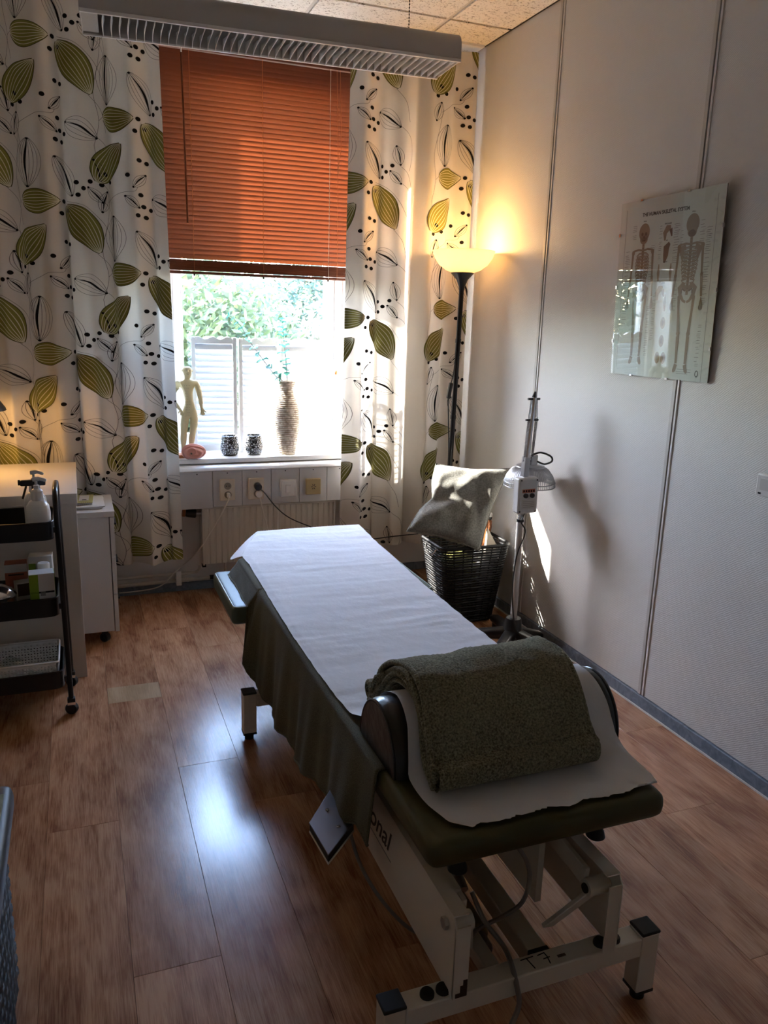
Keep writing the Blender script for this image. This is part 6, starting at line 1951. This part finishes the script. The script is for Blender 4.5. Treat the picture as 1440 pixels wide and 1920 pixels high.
tag(cap_.build('caption_lines', K['poster_line'], sh, smooth=False), kind='stuff')
pline_o = MB()
for k in range(24):
    a, b = 2 * pi * k / 24, 2 * pi * (k + 1) / 24
    pline(pline_o, [(0.895 + 0.013 * cos(a), 0.042 + 0.016 * sin(a)), (0.895 + 0.013 * cos(b), 0.042 + 0.016 * sin(b))], 0.003)
pline_o.build('round_emblem', K['poster_ink'], sh, smooth=False)
def ptext(body, s, t, size, m):
    ft = bpy.data.curves.new('poster_title', 'FONT'); ft.body = body; ft.size = size; ft.align_x = 'CENTER'; ft.offset = size * 0.03
    fo = text_mesh('poster_title', ft, m)
    fo.parent = sh
    p0 = pp_(s, t, 0.0014)
    fo.matrix_local = Matrix.Translation(p0 - wloc(sh)) @ Matrix(((0, 0, -1, 0), (-1, 0, 0, 0), (0, 1, 0, 0), (0, 0, 0, 1)))
ptext('THE HUMAN SKELETAL SYSTEM', 0.46, 0.906, 0.0172, K['poster_ink'])
ptext('SKULL', 0.262, 0.878, 0.006, K['poster_ink']); ptext('SKULL', 0.735, 0.888, 0.006, K['poster_ink'])
ptext('SHOULDER', 0.50, 0.846, 0.007, K['poster_ink']); ptext('HIP', 0.50, 0.757, 0.006, K['poster_ink']); ptext('ELBOW', 0.50, 0.642, 0.006, K['poster_ink']); ptext('HAND', 0.50, 0.528, 0.006, K['poster_ink'])

# wall thermostat at the right edge
th = thing('wall_thermostat', 'small white wall control with dark display at the right edge', 'thermostat', (XR, 1.78, 0.94))
MB().box(XR - 0.024, XR - 0.0002, 1.762, 1.838, 0.943, 1.012).build('case', K['trunking'], th, bevel=0.004)
MB().box(XR - 0.0252, XR - 0.0242, 1.815, 1.826, 0.950, 0.956).build('button', K['ink_black'], th)
MB().box(XR - 0.0252, XR - 0.0242, 1.770, 1.822, 0.964, 1.0).build('display', K['batten'], th)

# dark hamper cut by the left edge of the frame
hm = thing('wicker_hamper', 'black wicker hamper with green cloth at the lower left edge', 'hamper', (-0.45, 1.35, 0))
HX0, HX1, HY0, HY1 = -0.66, -0.178, 1.02, 1.695
pad('top_cushion', [(HX0, HY0), (HX1, HY0), (HX1, HY1), (HX0, HY1)], 0.395, 0.455, K['hamper_vinyl'], 0.024, hm)
MB().box(HX0 + 0.02, HX1 - 0.015, HY0 + 0.05, HY1 - 0.05, 0.4545, 0.4585).build('patterned_cloth', K['woven_cloth'], hm, bevel=0.001)
MB().box(HX0 + 0.035, HX1 - 0.045, HY0 + 0.035, HY1 - 0.035, 0.001, 0.394).build('inner_box', K['wicker'], hm)
for k in range(24):
    z = 0.01 + k * 0.0163
    pts = []
    base = rrect((HX0 + HX1) / 2, (HY0 + HY1) / 2, (HX1 - HX0) / 2 - 0.028, (HY1 - HY0) / 2 - 0.028, 0.03)
    for i, (x_, y_) in enumerate(base):
        a = base[(i + 1) % len(base)]
        nseg = max(1, int(hypot(a[0] - x_, a[1] - y_) / 0.04))
        for q in range(nseg):
            f = q / nseg
            w_ = 0.004 * (1 if (len(pts) + k) % 2 else -1)
            xx, yy = lerp(x_, a[0], f), lerp(y_, a[1], f)
            dx, dy = xx - (HX0 + HX1) / 2, yy - (HY0 + HY1) / 2
            l = hypot(dx, dy)
            pts.append((xx + dx / l * w_, yy + dy / l * w_, z))
    MB().tube(pts, 0.0085, 5, closed=True).build('woven_band', K['wicker'], hm, ang=180)

# ================================================================== outside
gr = struct(MB().box(-40, 45, 4.6, 70, -3.4, -3.3).build('ground_outside', K['grass']))
def tree(label, x, y, h, rx, rz, n, m, seed):
    r_ = random.Random(seed)
    z0 = -3.3
    t = thing('tree', label, 'tree', (x, y, z0), 'trees outside the window')
    MB().tube([(x, y, z0), (x + 0.1, y, z0 + h * 0.35), (x, y + 0.1, z0 + h * 0.8)], [0.22, 0.15, 0.05], 9).build('trunk', K['bark'], t)
    cz = z0 + h - rz
    brn = MB()
    for k in range(9):
        a = r_.uniform(0, 2 * pi)
        e = Vector((x + rx * 0.8 * cos(a), y + rx * 0.8 * sin(a), cz + r_.uniform(-0.5, 0.6) * rz))
        brn.tube([(x, y, z0 + h * r_.uniform(0.3, 0.55)), Vector((x, y, cz)).lerp(e, 0.5) + Vector((0, 0, -0.2)), e], [0.06, 0.035, 0.012], 6)
    tag(brn.build('branches', K['bark'], t), kind='stuff')
    lv = MB()
    cl = []
    for k in range(110):
        while True:
            p = Vector((r_.uniform(-1, 1), r_.uniform(-1, 1), r_.uniform(-1, 1)))
            if 0.3 < p.length < 1: break
        cl.append(Vector((x + p.x * rx, y + p.y * rx, cz + p.z * rz)))
    for k in range(n):
        c = r_.choice(cl)
        g = Vector((r_.gauss(0, 1), r_.gauss(0, 1), r_.gauss(0, 1))) * 0.30
        c2_ = c + g
        s = r_.uniform(0.035, 0.085)
        d1 = Vector((r_.uniform(-1, 1), r_.uniform(-1, 1), r_.uniform(-1, 0.3))).normalized()
        d2 = d1.orthogonal().normalized()
        lv.add([c2_ - d1 * s, c2_ + d2 * s * 0.45, c2_ + d1 * s, c2_ - d2 * s * 0.45], [(0, 1, 2, 3)])
    me_ = bpy.data.meshes.new('foliage')
    off = wloc(t)
    me_.from_pydata([(p[0] - off.x, p[1] - off.y, p[2] - off.z) for p in lv.v], [], lv.f)
    me_.materials.append(m)
    fo_ = bpy.data.objects.new('foliage', me_); COL.objects.link(fo_); fo_.parent = t
    tag(fo_, kind='stuff')
tree('light green leafy tree outside at the left of the window', 0.9, 9.0, 5.4, 1.7, 1.6, 30000, K['foliage'], 1)
tree('darker green leafy tree outside behind the shutters', 4.0, 12.6, 6.0, 2.0, 2.0, 30000, K['foliage2'], 2)
tree('low green tree farthest right beyond the window', 8.2, 15.8, 5.0, 2.0, 1.7, 14000, K['foliage2'], 3)
tree('yellowish green tree far left beyond the window', -1.3, 15.0, 6.2, 2.1, 2.1, 14000, K['foliage'], 4)
tree('broad green tree outside seen only in the picture glass', -4.2, 10.5, 5.6, 2.0, 1.8, 14000, K['foliage2'], 6)
tree('tall pale tree outside farther left, mirrored in the picture glass', -8.6, 13.0, 6.0, 2.4, 2.0, 14000, K['foliage'], 8)
